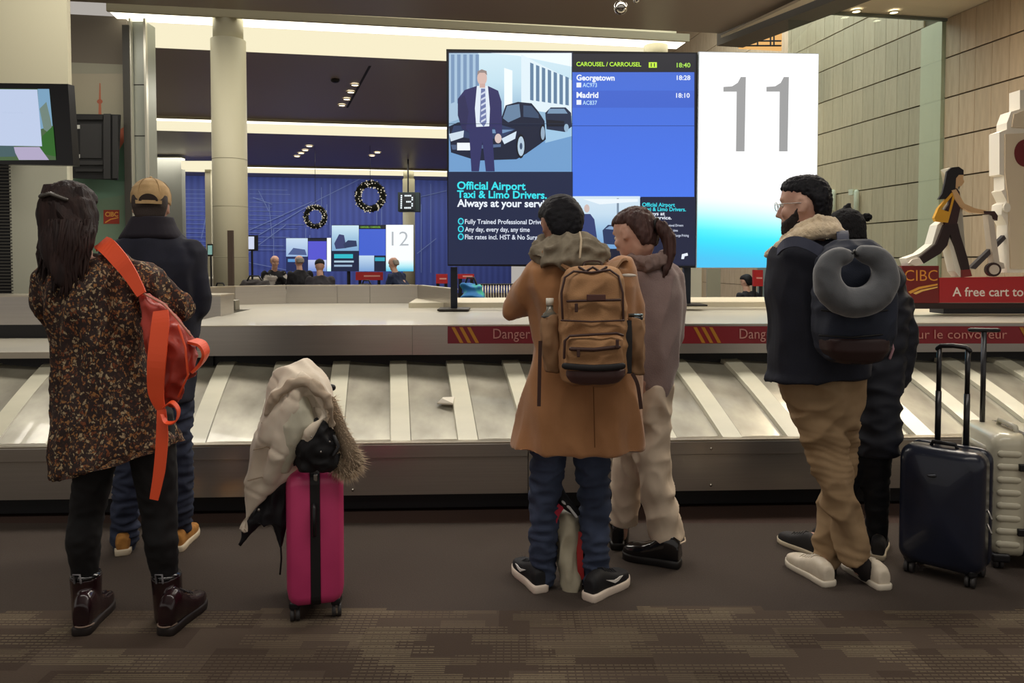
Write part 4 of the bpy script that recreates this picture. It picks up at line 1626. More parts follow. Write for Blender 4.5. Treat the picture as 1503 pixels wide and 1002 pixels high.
def S(py, xl, xr, D, ry, n=2.3, pyr=None, rot=0.0):
    """a cross-section whose left and right edge are read off the photograph at distance D"""
    a, b = W(xl, py, D), W(xr, py if pyr is None else pyr, D)
    c = (a + b) / 2
    h = (b - a) / 2
    e = Vector((0, 1, 0))
    if rot:
        R = RZ(math.radians(rot), 3, 'Z')
        h, e = R @ h, R @ e
    return (c, h, e * ry, n)


def T(*pts):
    return [W(*p) for p in pts]


# ------------------------------------------------------------ A: woman in floral dress
DA = 2.86
pa = thing('person', 'person in brown floral dress and dark red boots, orange bag on shoulder', 'person', ground(200, 928))
M_floral = bpy.data.materials.new('floral_cloth')
M_floral.use_nodes = True
nt = M_floral.node_tree
p_ = nt.nodes['Principled BSDF']
p_.inputs['Roughness'].default_value = .85
tc = nt.nodes.new('ShaderNodeTexCoord')
vo = nt.nodes.new('ShaderNodeTexVoronoi')
vo.inputs['Scale'].default_value = 78
dn = nt.nodes.new('ShaderNodeTexNoise')
dn.inputs['Scale'].default_value = 45
ad_ = nt.nodes.new('ShaderNodeMix')
ad_.data_type = 'RGBA'
ad_.blend_type = 'ADD'
ad_.inputs[0].default_value = .035
nt.links.new(tc.outputs['Object'], ad_.inputs[6])
nt.links.new(dn.outputs['Color'], ad_.inputs[7])
nt.links.new(ad_.outputs[2], vo.inputs['Vector'])
rp = nt.nodes.new('ShaderNodeValToRGB')
rp.color_ramp.interpolation = 'LINEAR'
rp.color_ramp.elements[0].position = .32
rp.color_ramp.elements[0].color = (1, 1, 1, 1)
rp.color_ramp.elements[1].position = .54
rp.color_ramp.elements[1].color = (0, 0, 0, 1)
nt.links.new(vo.outputs['Distance'], rp.inputs[0])
cr = nt.nodes.new('ShaderNodeValToRGB')
cr.color_ramp.interpolation = 'CONSTANT'
for i, (pos, c) in enumerate(((0, (62, 38, 28)), (.3, (150, 104, 60)), (.5, (168, 146, 112)), (.68, (118, 64, 34)), (.85, (130, 108, 84)))):
    e = cr.color_ramp.elements[i] if i < 2 else cr.color_ramp.elements.new(pos)
    e.position = pos
    e.color = lin(c)
nt.links.new(vo.outputs['Color'], cr.inputs[0])
mx = nt.nodes.new('ShaderNodeMix')
mx.data_type = 'RGBA'
mx.inputs[6].default_value = lin((40, 24, 21))
nt.links.new(rp.outputs[0], mx.inputs[0])
nt.links.new(cr.outputs[0], mx.inputs[7])
nt.links.new(mx.outputs[2], p_.inputs['Base Color'])

HA = (W(104, 318, DA + .02), 2, 6, 4, 1.02)
JA = dict(head=HA, sl=W(76, 402, DA), sr=W(178, 394, DA), neck=W(118, 388, DA), pelvis=W(172, 600, DA),
          al=(W(74, 412, DA), W(88, 486, DA + .06), W(118, 470, DA + .27), (.6, .6, .2), (0, -.3, 1)),
          ar=(W(182, 402, DA), W(266, 452, DA + .02), W(215, 440, DA + .28), (-.8, .3, .1), (0, -.2, 1)),
          ll=(W(142, 620, DA), W(132, 745, DA + .02), W(128, 888, DA + .06), (118, 934, 148, 898)), lr=(W(222, 620, DA), W(235, 745, DA + .02), W(246, 885, DA + .07), (241, 934, 281, 899)))
bA, MhA = body_mesh('body', pa, DA, JA)
# hair: cap, long fall, strands
h = head_loft([(-.09, .060, -.02, -.105), (-.05, .074, -.022, -.118), (-.01, .081, -.02, -.123), (.03, .085, .02, -.124), (.065, .083, .088, -.119), (.09, .074, .092, -.105), (.112, .055, .07, -.082), (.126, .03, .035, -.05), (.131, .012, .008, -.02)])
h.xf(MhA)
h.loft([S(292, 74, 134, DA - .02, .07), S(314, 64, 141, DA - .02, .08), S(340, 59, 139, DA - .04, .075), S(365, 60, 134, DA - .08, .055), S(385, 66, 127, DA - .10, .042), S(402, 74, 118, DA - .115, .032), S(418, 84, 108, DA - .125, .022), S(426, 91, 101, DA - .125, .012)], 20)
h.fuse('hair', M_hair_dk, bA, .008, 3, folds(.004, (60, 40, 4), 3.1))
random.seed(21)
st = MB()
for k in range(110):
    a = rnd(-1, 1)
    x0 = 101 + a * 38
    y0 = 300 + abs(a) * 12
    D = DA - .10 + .07 * a * a
    xe = 95 + a * 33 + rnd(-9, 7)
    ye = 384 + rnd(0, 46) - abs(a) * 14
    wv = rnd(-3.5, 3.5)
    la = a * .078
    st.tube([MhA @ Vector((la * .35, .02, .128)), MhA @ Vector((la * .85, -.075, .098)), MhA @ Vector((la * 1.03, -.118 + .05 * a * a, .03)), W(x0, y0 + 22, D), W(x0 - 1.5 + wv, (y0 + ye) * .5 - 20, D - .025), W((x0 + xe) / 2 - 2 - wv, (y0 + ye) * .5 + 15, D - .035), W(xe + wv, ye, DA - .14 + .05 * a * a), W(xe + wv - rnd(-3, 5), ye + 8, DA - .14 + .05 * a * a)], [.001, .003, .0055, .008, .008, .007, .004, .0015], 5)
so_ = st.build('hair_strands', M_hair_dk, bA, True)
so_['kind'] = 'stuff'
MB().tube([MhA @ Vector((-.05, -.115, .05)), MhA @ Vector((-.01, -.128, .06)), MhA @ Vector((.04, -.118, .045))], .008, 8).build('hair_clip', mat('clip_grey', (92, 88, 84), .25, .5), bA, True)
# dress
d = MB()
d.loft([S(374, 96, 140, DA, .07), S(386, 80, 172, DA, .095, 2.4), S(398, 64, 190, DA, .12, 2.4), S(420, 64, 198, DA, .135), S(455, 74, 206, DA, .14), S(500, 84, 216, DA, .135), S(540, 86, 228, DA, .14),
        S(585, 85, 240, DA, .155), S(630, 84, 250, DA, .17), S(668, 84, 258, DA, .18, pyr=640), S(698, 86, 262, DA, .185, pyr=644)], 36)
d.tube(T((78, 408, DA), (74, 445, DA + .02), (90, 490, DA + .08)), [.068, .062, .05], 16)
d.tube(T((90, 490, DA + .08), (112, 474, DA + .22)), [.05, .042], 14)
d.tube(T((176, 392, DA), (222, 420, DA), (262, 450, DA + .03)), [.072, .066, .056], 16)
d.tube(T((262, 450, DA + .03), (225, 443, DA + .24)), [.056, .042], 14)
d.fuse('floral_dress', M_floral, bA, .010, 3, folds(.016, (13, 11, 2.6), 7.7, .005))
rf = []
for k in range(90):
    t = 2 * math.pi * k / 90
    a, b = S(690, 85, 262, DA, .182, pyr=640)[:2]
    rf.append((a, b, t))
ring0 = [a + b * math.cos(t) + Vector((0, .182 * math.sin(t), 0)) for a, b, t in rf]
ring1 = [p + Vector((.012 * math.sin(9 * t) + .006 * math.cos(t), .01 * math.cos(11 * t), -.022)) for p, (a, b, t) in zip(ring0, rf)]
MB().rings([ring0, ring1], cap=False).build('ruffle_hem', M_floral, bA, True)
# tights and boots
M_tights = mat('black_tights', (13, 12, 15), .75)
t = MB()
t.tube(T((146, 620, DA), (138, 690, DA + .01), (128, 755, DA + .02), (122, 790, DA + .0), (126, 850, DA + .03), (127, 900, DA + .05)), [.085, .072, .062, .063, .045, .036], 18)
t.tube(T((218, 610, DA), (228, 690, DA + .01), (234, 755, DA + .02), (236, 790, DA + .01), (243, 850, DA + .04), (246, 900, DA + .06)), [.088, .08, .064, .064, .046, .036], 18)
t.fuse('tights', M_tights, bA, .009, 2, folds(.003, (20, 20, 20), 1))
M_boot = mat('oxblood_leather', (42, 19, 23), .25, c2=(28, 13, 17), nscale=12, coat=.5)
M_boot2 = mat('black_leather', (16, 15, 18), .2, coat=.6)
M_sole_dk = mat('sole_dark', (34, 26, 24), .6)
for nm_, (hx, hy), yaw, pts in (('ankle_boot', (118, 934), yaw_of(118, 934, 148, 898), ((126, 842, DA + .02), (127, 870, DA + .03), (128, 905, DA + .05))), ('ankle_boot', (241, 934), yaw_of(241, 934, 281, 899), ((244, 842, DA + .03), (246, 870, DA + .04), (248, 905, DA + .06)))):
    hp = ground(hx, hy)
    b_ = shoe(bA, hp, yaw, .275, M_boot, M_sole_dk, .032, 'boot', nm_, mat('lace_dk', (30, 24, 26), .5), shaft=(T(*pts), [.056, .053, .052]))
    w0 = W(pts[0][0], 842, pts[0][2])
    MB().rings([[w0 + Vector((.053 * math.cos(a), .053 * math.sin(a), dz)) for a in [2 * math.pi * k / 24 for k in range(24)]] for dz in (-.01, .004)]).build('cuff', M_boot2, b_, True)
    MB().tube([w0 + Vector((-.012, -.055, -.012)), w0 + Vector((-.012, -.062, .022)), w0 + Vector((.012, -.062, .022)), w0 + Vector((.012, -.055, -.012))], .004, 6).build('heel_loop', mat('loop_grey', (120, 118, 122), .5), b_, True)
    MB().tube([hp + Vector((.034 * math.cos(math.radians(a)), .03 + .034 * math.sin(math.radians(a)), .036)) for a in range(180, 361, 20)], .003, 6).build('welt', mat('welt', (130, 110, 96), .5), b_, True)

# orange bag
ob = thing('shoulder_bag', 'bright orange backpack hanging from one shoulder of the floral dress', 'bag', W(250, 560, DA - .1))
M_or = mat('orange_strap', (232, 84, 44), .5)
M_ord = mat('orange_bag', (176, 62, 46), .45, c2=(150, 48, 40), nscale=5)
def band(pts, w, th, name, m, par, wdir=(1, 0, 0)):
    """flat webbing following pts"""
    P0 = [Vector(p) for p in pts]
    wd = Vector(wdir).normalized()
    w0 = w if isinstance(w, (list, tuple)) else [w] * len(P0)
    P, ws = [], []
    nP = len(P0)
    for i in range(nP - 1):
        a0, a1, a2, a3 = P0[max(i - 1, 0)], P0[i], P0[i + 1], P0[min(i + 2, nP - 1)]
        for q in range(5):
            u = q / 5
            P.append(.5 * ((2 * a1) + (a2 - a0) * u + (2 * a0 - 5 * a1 + 4 * a2 - a3) * u * u + (3 * a1 - a0 - 3 * a2 + a3) * u ** 3))
            ws.append(w0[i] * (1 - u) + w0[i + 1] * u)
    P.append(P0[-1])
    ws.append(w0[-1])
    rings = []
    for i, p in enumerate(P):
        t_ = (P[min(i + 1, len(P) - 1)] - P[max(i - 1, 0)]).normalized()
        a = (wd - t_ * wd.dot(t_)).normalized()
        n_ = t_.cross(a).normalized()
        q = ws[i] / 2
        rings.append([p + a * q + n_ * th / 2, p - a * q + n_ * th / 2, p - a * q - n_ * th / 2, p + a * q - n_ * th / 2])
    return MB().rings(rings).build(name, m, par)


bg_ = MB()
DB = DA - .13
bg_.loft([S(424, 203, 214, DB, .012, pyr=430), S(440, 204, 240, DB, .03, pyr=446), S(462, 208, 264, DB, .05, pyr=474), S(490, 214, 282, DB, .065, pyr=498), S(520, 219, 294, DB, .075, pyr=522), S(550, 222, 284, DB, .07), S(575, 226, 270, DB, .05), S(592, 232, 258, DB, .03), S(600, 240, 252, DB, .012)], 24)
bo = bg_.fuse('bag_body', M_ord, ob, .008, 2, folds(.012, (22, 20, 9), 4.2))
band(T((148, 356, DA - .02), (158, 362, DA - .10), (176, 382, DA - .145), (192, 404, DA - .155), (208, 432, DA - .165)), [.06, .062, .06, .05, .035], .006, 'shoulder_strap', M_or, ob, (.8, 0, .55))
band(T((152, 362, DA + .05), (150, 356, DA - .02)), .06, .006, 'shoulder_strap', M_or, ob, (.8, 0, .55))
band(T((236, 456, DB - .06), (235, 480, DB - .08), (230, 530, DB - .10), (229, 575, DB - .09), (236, 600, DB - .08)), [.05, .062, .064, .055, .03], .006, 'front_strap', M_or, ob)
band(T((237, 600, DB - .08), (238, 640, DB - .085), (234, 690, DB - .085), (226, 733, DB - .085)), [.03, .042, .04, .03], .004, 'loose_strap_end', M_or, ob)
band(T((240, 598, DB - .09), (252, 590, DB - .1), (262, 602, DB - .1), (258, 618, DB - .1), (244, 620, DB - .1), (238, 608, DB - .09)), .022, .004, 'bow_loop', M_or, ob, (0, 1, .3))
band(T((282, 500, DB - .02), (296, 505, DB - .03), (302, 518, DB - .03), (296, 532, DB - .02), (284, 545, DB - .02)), .05, .01, 'side_flap', M_or, ob, (0, 1, .2))
MB().tube(T((206, 428, DB - .03), (240, 446, DB - .04), (262, 470, DB - .055), (280, 492, DB - .06)), .004, 6).build('zipper', mat('zip_pale', (190, 130, 110), .4), ob, True)
MB().tube(T((262, 478, DB - .06), (272, 510, DB - .075), (276, 550, DB - .07), (262, 582, DB - .05)), .004, 6).build('piping', M_or, ob, True)

# ------------------------------------------------------------ B: man with tan cap
DBm = 3.62
pb_ = thing('person', 'person in tan cap and navy jacket standing behind the floral dress', 'person', ground(225, 815))
HB = (W(222, 304, DBm + .01), 20, 4, 0, 1.0)
JB = dict(head=HB, sl=W(172, 366, DBm), sr=W(278, 366, DBm), neck=W(222, 352, DBm), pelvis=W(226, 545, DBm),
          al=(W(168, 374, DBm), W(156, 452, DBm + .02), W(196, 446, DBm + .24), (.8, .4, 0), (0, -.2, 1)),
          ar=(W(280, 374, DBm), W(293, 450, DBm + .02), W(250, 446, DBm + .24), (-.8, .4, 0), (0, -.2, 1)),
          ll=(W(200, 570, DBm), W(189, 680, DBm + .02), W(181, 790, DBm + .05), (180, 816, 185, 790)), lr=(W(250, 570, DBm), W(262, 680, DBm + .02), W(262, 782, DBm + .1), (258, 811, 281, 784)))
bB, MhB = body_mesh('body', pb_, DBm, JB)
hh = head_loft([(-.085, .048, -.05, -.088), (-.05, .064, -.045, -.102), (-.01, .076, -.04, -.107), (.02, .078, -.03, -.107), (.05, .076, .0, -.104)]).xf(MhB)
hh.fuse('hair', mat('hair_grey_dk', (52, 42, 38), .7, bump=.3, bscale=200), bB, .006, 1)
M_cap = mat('tan_cap', (186, 156, 112), .85, c2=(168, 138, 96), nscale=20, bump=.2, bscale=300)
cp = head_loft([(.012, .086, .104, -.114), (.03, .088, .107, -.117), (.06, .087, .102, -.114), (.09, .078, .088, -.102), (.115, .058, .066, -.078), (.130, .034, .034, -.048), (.136, .012, .008, -.018)], 0).xf(MhB)
cpo = cp.fuse('cap', M_cap, bB, .006, 1)
cpo.name = 'cap'
MB().loft([((MhB @ Vector((0, .10, .022))), Vector((.075, 0, 0)), Vector((0, .012, 0)), 2.5), (MhB @ Vector((0, .15, .012)), Vector((.06, 0, 0)), Vector((0, .01, .0)), 2.5)], 16).build('cap_brim', M_cap, cpo, True)
arc = [MhB @ Vector((.040 * math.cos(a), -.117 - .003 * math.sin(a), .012 + .034 * math.sin(a))) for a in [math.radians(k) for k in range(0, 181, 15)]]
MB().prism(arc, (0, -.004, 0)).build('cap_opening', mat('cap_gap', (42, 30, 24), .8), cpo)
band([MhB @ Vector((x, -.122 + abs(x) * .12, .008)) for x in (-.055, -.03, 0, .03, .055)], .016, .004, 'cap_strap', M_cap, cpo, (0, 0, 1))
for k in range(6):
    a = math.radians(60 * k + 30)
    MB().tube([MhB @ Vector((.088 * math.sin(a) * c_, -.006 + .11 * math.cos(a) * c_, z)) for c_, z in ((1.0, .03), (.985, .06), (.9, .09), (.69, .115), (.4, .130), (.12, .137))], .0014, 4).build('cap_seam', mat('cap_seam', (140, 112, 74), .8), cpo, True)
MB().ball(MhB @ Vector((0, -.004, .138)), .008, 8).build('cap_button', M_cap, cpo, True)
M_navy = mat('navy_jacket', (22, 24, 38), .85, c2=(28, 30, 46), nscale=12, bump=.15, bscale=400)
j = MB()
j.loft([S(342, 186, 262, DBm, .10), S(352, 172, 272, DBm, .12), S(366, 158, 286, DBm, .13, 2.5), S(385, 152, 296, DBm, .14, 2.6), S(420, 152, 296, DBm, .145, 2.5), S(480, 160, 290, DBm, .145), S(540, 165, 286, DBm, .15), S(588, 166, 284, DBm, .15)], 32)
j.tube(T((170, 372, DBm), (158, 410, DBm), (154, 455, DBm + .02)), [.07, .064, .055], 16)
j.tube(T((154, 455, DBm + .02), (190, 452, DBm + .22)), [.055, .043], 14)
j.tube(T((280, 372, DBm), (290, 410, DBm), (292, 455, DBm + .02)), [.07, .062, .054], 16)
j.tube(T((292, 455, DBm + .02), (256, 452, DBm + .22)), [.054, .043], 14)
j.fuse('navy_jacket', M_navy, bB, .010, 3, folds(.010, (9, 9, 5), 2.2))
j = MB().loft([S(318, 196, 252, DBm - .01, .085), S(330, 190, 256, DBm - .01, .095), S(346, 180, 266, DBm - .01, .11), S(352, 176, 270, DBm, .11)], 24)
j.fuse('collar', mat('navy_collar', (30, 26, 36), .9), bB, .007, 1)
M_jean = mat('dark_jeans', (34, 40, 58), .9, c2=(46, 53, 74), nscale=10, bump=.2, bscale=500)
j = MB().loft([S(560, 172, 280, DBm, .12), S(600, 170, 282, DBm, .125), S(630, 176, 280, DBm, .11)], 24)
j.tube(T((200, 610, DBm), (192, 690, DBm + .01), (186, 745, DBm + .02), (183, 793, DBm + .02)), [.09, .078, .068, .062], 16)
j.tube(T((252, 610, DBm), (260, 690, DBm + .01), (262, 745, DBm + .03), (262, 782, DBm + .08)), [.09, .074, .066, .06], 16)
j.fuse('jeans', M_jean, bB, .009, 3, folds(.010, (10, 10, 26), 1.2))
M_suede = mat('tan_suede', (176, 124, 60), .9, c2=(150, 102, 48), nscale=30)
M_white_sole = mat('white_sole', (206, 192, 166), .6)
shoe(bB, ground(180, 816), yaw_of(180, 816, 185, 790), .28, M_suede, M_white_sole, .03, 'sneaker', 'suede_shoe', mat('lace_tan', (120, 84, 44), .8))
shoe(bB, ground(258, 811), yaw_of(258, 811, 281, 784), .28, M_suede, M_white_sole, .03, 'sneaker', 'suede_shoe', mat('lace_tan', (120, 84, 44), .8))

# ------------------------------------------------------------ C: tan coat
DC = 3.19
pc_ = thing('person', 'person in long tan coat and blue jeans, head bowed, brown backpack on', 'person', ground(835, 878))
HC = (W(822, 332, DC + .03), 14, 24, 0, 1.0)
JC = dict(head=HC, sl=W(788, 404, DC), sr=W(916, 404, DC), neck=W(843, 385, DC), pelvis=W(845, 590, DC),
          al=(W(786, 410, DC), W(760, 456, DC + .06), W(806, 432, DC + .3), (.5, .5, .5), (0, -.7, .5)),
          ar=(W(918, 410, DC), W(930, 500, DC + .04), W(880, 462, DC + .3), (-.8, .4, .3), (0, -.5, .8)),
          ll=(W(812, 620, DC), W(800, 750, DC + .02), W(796, 850, DC + .05), (795, 871, 771, 846)), lr=(W(868, 620, DC), W(873, 750, DC + .02), W(874, 855, DC + .03), (862, 883, 908, 858)))
bC, MhC = body_mesh('body', pc_, DC, JC, mat('skin_tan', (176, 132, 110), .5, c2=(160, 116, 96), nscale=14))
hh = head_loft(hair_table(), .006).xf(MhC)
hh.fuse('hair', M_hair_bk, bC, .006, 1, folds(.002, (50, 50, 50), 2, .0012, (160, 160, 160)))
M_hood = mat('grey_hood', (140, 130, 112), .95, c2=(118, 108, 92), nscale=25, bump=.25, bscale=350)
j = MB().loft([S(342, 818, 860, DC - .05, .06), S(352, 800, 876, DC - .06, .09), S(364, 786, 890, DC - .06, .115), S(376, 778, 896, DC - .05, .125), S(388, 790, 888, DC - .03, .11)], 26)
j.tube(T((800, 352, DC + .05), (788, 368, DC - .02), (800, 380, DC - .12), (840, 386, DC - .165), (875, 378, DC - .12), (888, 364, DC - .02)), [.03, .035, .036, .034, .036, .03], 12)
j.fuse('hood', M_hood, bC, .008, 2, folds(.014, (14, 14, 18), 5))
MB().tube(T((851, 341, DC - .13), (853, 352, DC - .165), (852, 366, DC - .19), (851, 378, DC - .205)), .0045, 6).build('hood_seam', mat('hood_seam', (196, 178, 150), .8), bC, True)
M_coat = mat('tan_coat', (174, 124, 82), .92, c2=(158, 110, 70), nscale=6, bump=.2, bscale=350, sheen=.3)
j = MB()
j.loft([S(374, 808, 876, DC, .08), S(384, 788, 900, DC, .11), S(396, 772, 922, DC, .135, 2.5), S(420, 766, 936, DC, .15, 2.5), S(460, 776, 938, DC, .15), S(510, 784, 940, DC, .15), S(550, 772, 942, DC, .165), S(600, 760, 944, DC, .18), S(640, 752, 945, DC, .19), S(656, 750, 945, DC, .19)], 36)
j.tube(T((792, 400, DC), (768, 430, DC + .02), (755, 456, DC + .05)), [.078, .074, .064], 18)
j.tube(T((755, 456, DC + .05), (790, 440, DC + .26)), [.064, .05], 14)
j.tube(T((910, 400, DC), (922, 450, DC + .01), (922, 505, DC + .03)), [.078, .068, .06], 18)
j.tube(T((922, 505, DC + .03), (892, 470, DC + .26)), [.06, .048], 14)
j.fuse('tan_coat', M_coat, bC, .010, 3, folds(.012, (8, 8, 3), 9.2))
MB().tube(T((871, 566, DC - .19), (872, 610, DC - .2), (873, 656, DC - .203)), .0022, 5).build('back_seam', mat('coat_seam', (110, 70, 36), .9), bC, True)
MB().ball(W(922, 404, DC - .13), (.034, .006, .007), 12).build('white_patch', mat('patch_w', (220, 212, 200), .6), bC, True)
M_jean2 = mat('blue_jeans', (44, 53, 74), .9, c2=(60, 70, 94), nscale=7, stretch=(1, 1, .5), bump=.2, bscale=500)
j = MB().loft([S(590, 785, 912, DC, .12), S(620, 782, 912, DC, .12), S(640, 784, 906, DC, .10)], 24)
j.tube(T((808, 625, DC), (803, 690, DC + .01), (799, 745, DC + .02), (797, 800, DC + .02), (797, 847, DC + .03)), [.086, .072, .068, .060, .056], 18)
j.tube(T((866, 625, DC), (870, 690, DC + .01), (873, 745, DC + .02), (873, 800, DC + .02), (874, 850, DC + .03)), [.086, .074, .068, .062, .060], 18)
j.fuse('jeans', M_jean2, bC, .009, 2, folds(.010, (9, 9, 24), 6.2))
M_snk = mat('black_mesh', (18, 18, 22), .7, bump=.2, bscale=400)
M_wsole = mat('white_foam', (222, 206, 190), .5)
for (hx, hy, yaw) in ((795, 871, yaw_of(795, 871, 771, 846)), (862, 883, yaw_of(862, 883, 908, 858))):
    hp = ground(hx, hy)
    s_ = shoe(bC, hp, yaw, .275, M_snk, M_wsole, .034, 'sneaker', 'running_shoe', mat('lace_blk', (30, 30, 34), .8), w=1.05)
    f = Vector((-math.sin(math.radians(yaw)), math.cos(math.radians(yaw)), 0))
    r_ = Vector((f.y, -f.x, 0)) * (1 if hx > 850 else -1)
    q = [(.185, .066), (.155, .052), (.13, .050), (.07, .080), (.125, .064), (.145, .064), (.165, .068)]
    MB().prism([hp + f * a + r_ * (.0415 + (a - .07) * .035) + Vector((0, 0, z)) for a, z in q], r_ * .003).build('tick_mark', mat('tick_w', (226, 222, 216), .5), s_)

# brown backpack
bp = thing('backpack', 'brown canvas backpack with dark straps and zips on the tan coat', 'backpack', W(868, 562, 2.95))
DP = 2.925
M_cv = mat('brown_canvas', (172, 130, 90), .85, c2=(152, 112, 76), nscale=9, bump=.25, bscale=300)
M_cvd = mat('dark_brown_trim', (64, 40, 34), .6)
M_cvb = mat('bottom_leather', (78, 54, 52), .55)
j = MB().loft([S(390, 846, 896, DP + .02, .05, 2.6), S(396, 832, 908, DP + .01, .08, 3), S(408, 825, 914, DP, .10, 3.2), S(440, 820, 918, DP, .11, 3.4), S(500, 819, 920, DP, .12, 3.4), S(540, 820, 920, DP, .12, 3.4), S(556, 824, 914, DP, .11, 3), S(563, 836, 902, DP, .08, 2.6)], 36)
bpb = j.fuse('main_compartment', M_cv, bp, .008, 1, folds(.006, (12, 12, 14), 3.3))
j = MB().loft([S(492, 832, 910, DP - .10, .03, 3), S(498, 829, 914, DP - .105, .045, 3.4), S(520, 828, 915, DP - .105, .05, 3.6), S(538, 828, 915, DP - .105, .045, 3.4), S(543, 831, 911, DP - .10, .03, 3)], 28)
fp = j.fuse('front_pocket', M_cv, bp, .006, 1, folds(.004, (14, 14, 20), 2))
j = MB().loft([S(538, 827, 917, DP - .03, .11, 3.2), S(548, 828, 916, DP - .035, .105, 3.2), S(558, 832, 908, DP - .03, .09, 3), S(562, 840, 898, DP - .02, .06, 2.6)], 30)
j.fuse('base_panel', M_cvb, bp, .006, 1)
MB().tube(T((829, 537, DP - .145), (850, 539, DP - .157), (872, 540, DP - .158), (895, 539, DP - .157), (914, 537, DP - .145)), .012, 8, flat=.4, up=(0, 1, 0)).build('dark_band', mat('strap_blk', (24, 22, 24), .6), bp, True)
zf = DP - .118
MB().tube(T((826, 470, zf + .02), (824, 430, zf + .02), (829, 407, zf + .03), (842, 398, zf + .04), (868, 400, zf + .04), (895, 396, zf + .04), (908, 405, zf + .03), (914, 430, zf + .02), (915, 470, zf + .02)), .0045, 6).build('zip_arch', M_cvd, bp, True)
MB().tube(T((850, 392, DP - .06), (860, 398, DP - .07), (870, 392, DP - .07), (880, 398, DP - .07), (890, 392, DP - .06)), .005, 6).build('top_zip', M_cvd, bp, True)
MB().tube(T((833, 442, zf), (868, 441, zf - .006), (910, 440, zf)), .005, 6).build('zipper', M_cvd, bp, True)
MB().tube(T((824, 470, zf), (868, 472, zf - .006), (916, 470, zf)), .0035, 6).build('seam', M_cvd, bp, True)
MB().tube(T((828, 525, DP - .145), (829, 500, DP - .145), (836, 493, DP - .145), (868, 491, DP - .15), (905, 489, DP - .145), (914, 492, DP - .14)), .005, 6).build('zipper', M_cvd, bp, True)
MB().tube(T((838, 512, DP - .155), (872, 513, DP - .16), (908, 509, DP - .155)), .008, 6).build('zipper', M_cvd, bp, True)
def pbox(x0, x1, y0, y1, D, t, b=.003):
    a, c_ = W(x0, y1, D), W(x1, y0, D)
    return MB().box(((a.x + c_.x) / 2, D, (a.z + c_.z) / 2), (c_.x - a.x, t, c_.z - a.z), bevel=b)
pbox(861, 889, 432, 441, zf - .008, .006).build('leather_patch', mat('patch_br', (82, 50, 44), .6), bp)
for (x, y) in ((846, 452), (906, 505), (849, 518)):
    pbox(x - 2.5, x + 2.5, y - 7, y + 6, DP - (.13 if y < 480 else .168), .006).build('zip_pull', M_cvd, bp)
for sx, (x0, x1, y0, y1) in (('l', (794, 822, 462, 545)), ('r', (917, 945, 466, 548))):
    j = MB().loft([S(y0, x0 + 3, x1, DP + .03, .05, 3), S(y0 + 10, x0, x1, DP + .03, .06, 3), S((y0 + y1) / 2, x0, x1, DP + .03, .06, 3), S(y1, x0 + 6, x1, DP + .03, .04, 3)], 20)
    j.fuse('side_pocket', mat('pocket_cv', (150, 114, 82), .85, c2=(130, 98, 68), nscale=9), bp, .007, 2, folds(.008, (20, 20, 12), 3))
band(T((921, 470, DP - .06), (922, 500, DP - .07), (921, 548, DP - .07)), .03, .004, 'side_strap', mat('strap_blk', (24, 22, 24), .6), bp)
band(T((928, 548, DP - .04), (936, 565, DP - .04), (941, 600, DP - .03)), .014, .003, 'loose_strap', M_cvd, bp)
band(T((793, 500, DP), (792, 545, DP), (791, 596, DP)), .014, .003, 'loose_strap', M_cvd, bp)
band(T((838, 396, DP + .06), (822, 384, DC - .135), (803, 372, DC - .10), (795, 380, DC + .05)), .042, .01, 'shoulder_strap', mat('strap_tan', (142, 104, 70), .8), bp, (1, 0, -.4))
band(T((896, 396, DP + .06), (906, 384, DC - .135), (914, 384, DC - .06), (912, 392, DC + .06)), .042, .01, 'shoulder_strap', mat('strap_tan', (142, 104, 70), .8), bp, (1, 0, .3))
band(T((856, 392, DP + .04), (860, 384, DP + .05), (880, 384, DP + .05), (884, 392, DP + .04)), .02, .006, 'haul_loop', M_cvd, bp, (0, 1, 0))
bt = thing('water_bottle', 'clear bottle with white top in the left pocket of the brown backpack', 'bottle', W(806, 470, DP + .03))
q = W(807, 480, DP + .03)
MB().rings([[q + Vector((r_ * math.cos(a), r_ * math.sin(a), z)) for a in [2 * math.pi * k / 20 for k in range(20)]] for z, r_ in ((-.05, .026), (.0, .028), (.05, .028), (.065, .014), (.09, .012))]).build('bottle_body', mat('clear_pl', (190, 190, 176), .15, trans=.7), bt, True)
MB().rings([[q + Vector((.015 * math.cos(a), .015 * math.sin(a), z)) for a in [2 * math.pi * k / 16 for k in range(16)]] for z in (.085, .112)]).build('bottle_cap', mat('cap_wh', (225, 220, 205), .5), bt, True)
MB().rings([[q + Vector((.033 * math.cos(a), .033 * math.sin(a), z)) for a in [2 * math.pi * k / 16 for k in range(16)]] for z in (.03, .045)]).build('pocket_rim', mat('rim_bk', (26, 24, 24), .5), bt, True)
fl2 = thing('flask', 'black flask with shiny lid in the right pocket of the brown backpack', 'flask', W(934, 475, DP + .03))
q = W(933, 480, DP + .03)
MB().rings([[q + Vector((r_ * math.cos(a), r_ * math.sin(a), z)) for a in [2 * math.pi * k / 20 for k in range(20)]] for z, r_ in ((-.05, .028), (.03, .03), (.045, .028))]).build('flask_body', mat('flask_bk', (22, 26, 30), .25), fl2, True)
MB().rings([[q + Vector((.029 * math.cos(a), .029 * math.sin(a), z)) for a in [2 * math.pi * k / 20 for k in range(20)]] for z in (.045, .052)]).build('flask_lid', mat('flask_lid', (120, 140, 150), .2, .7), fl2, True)

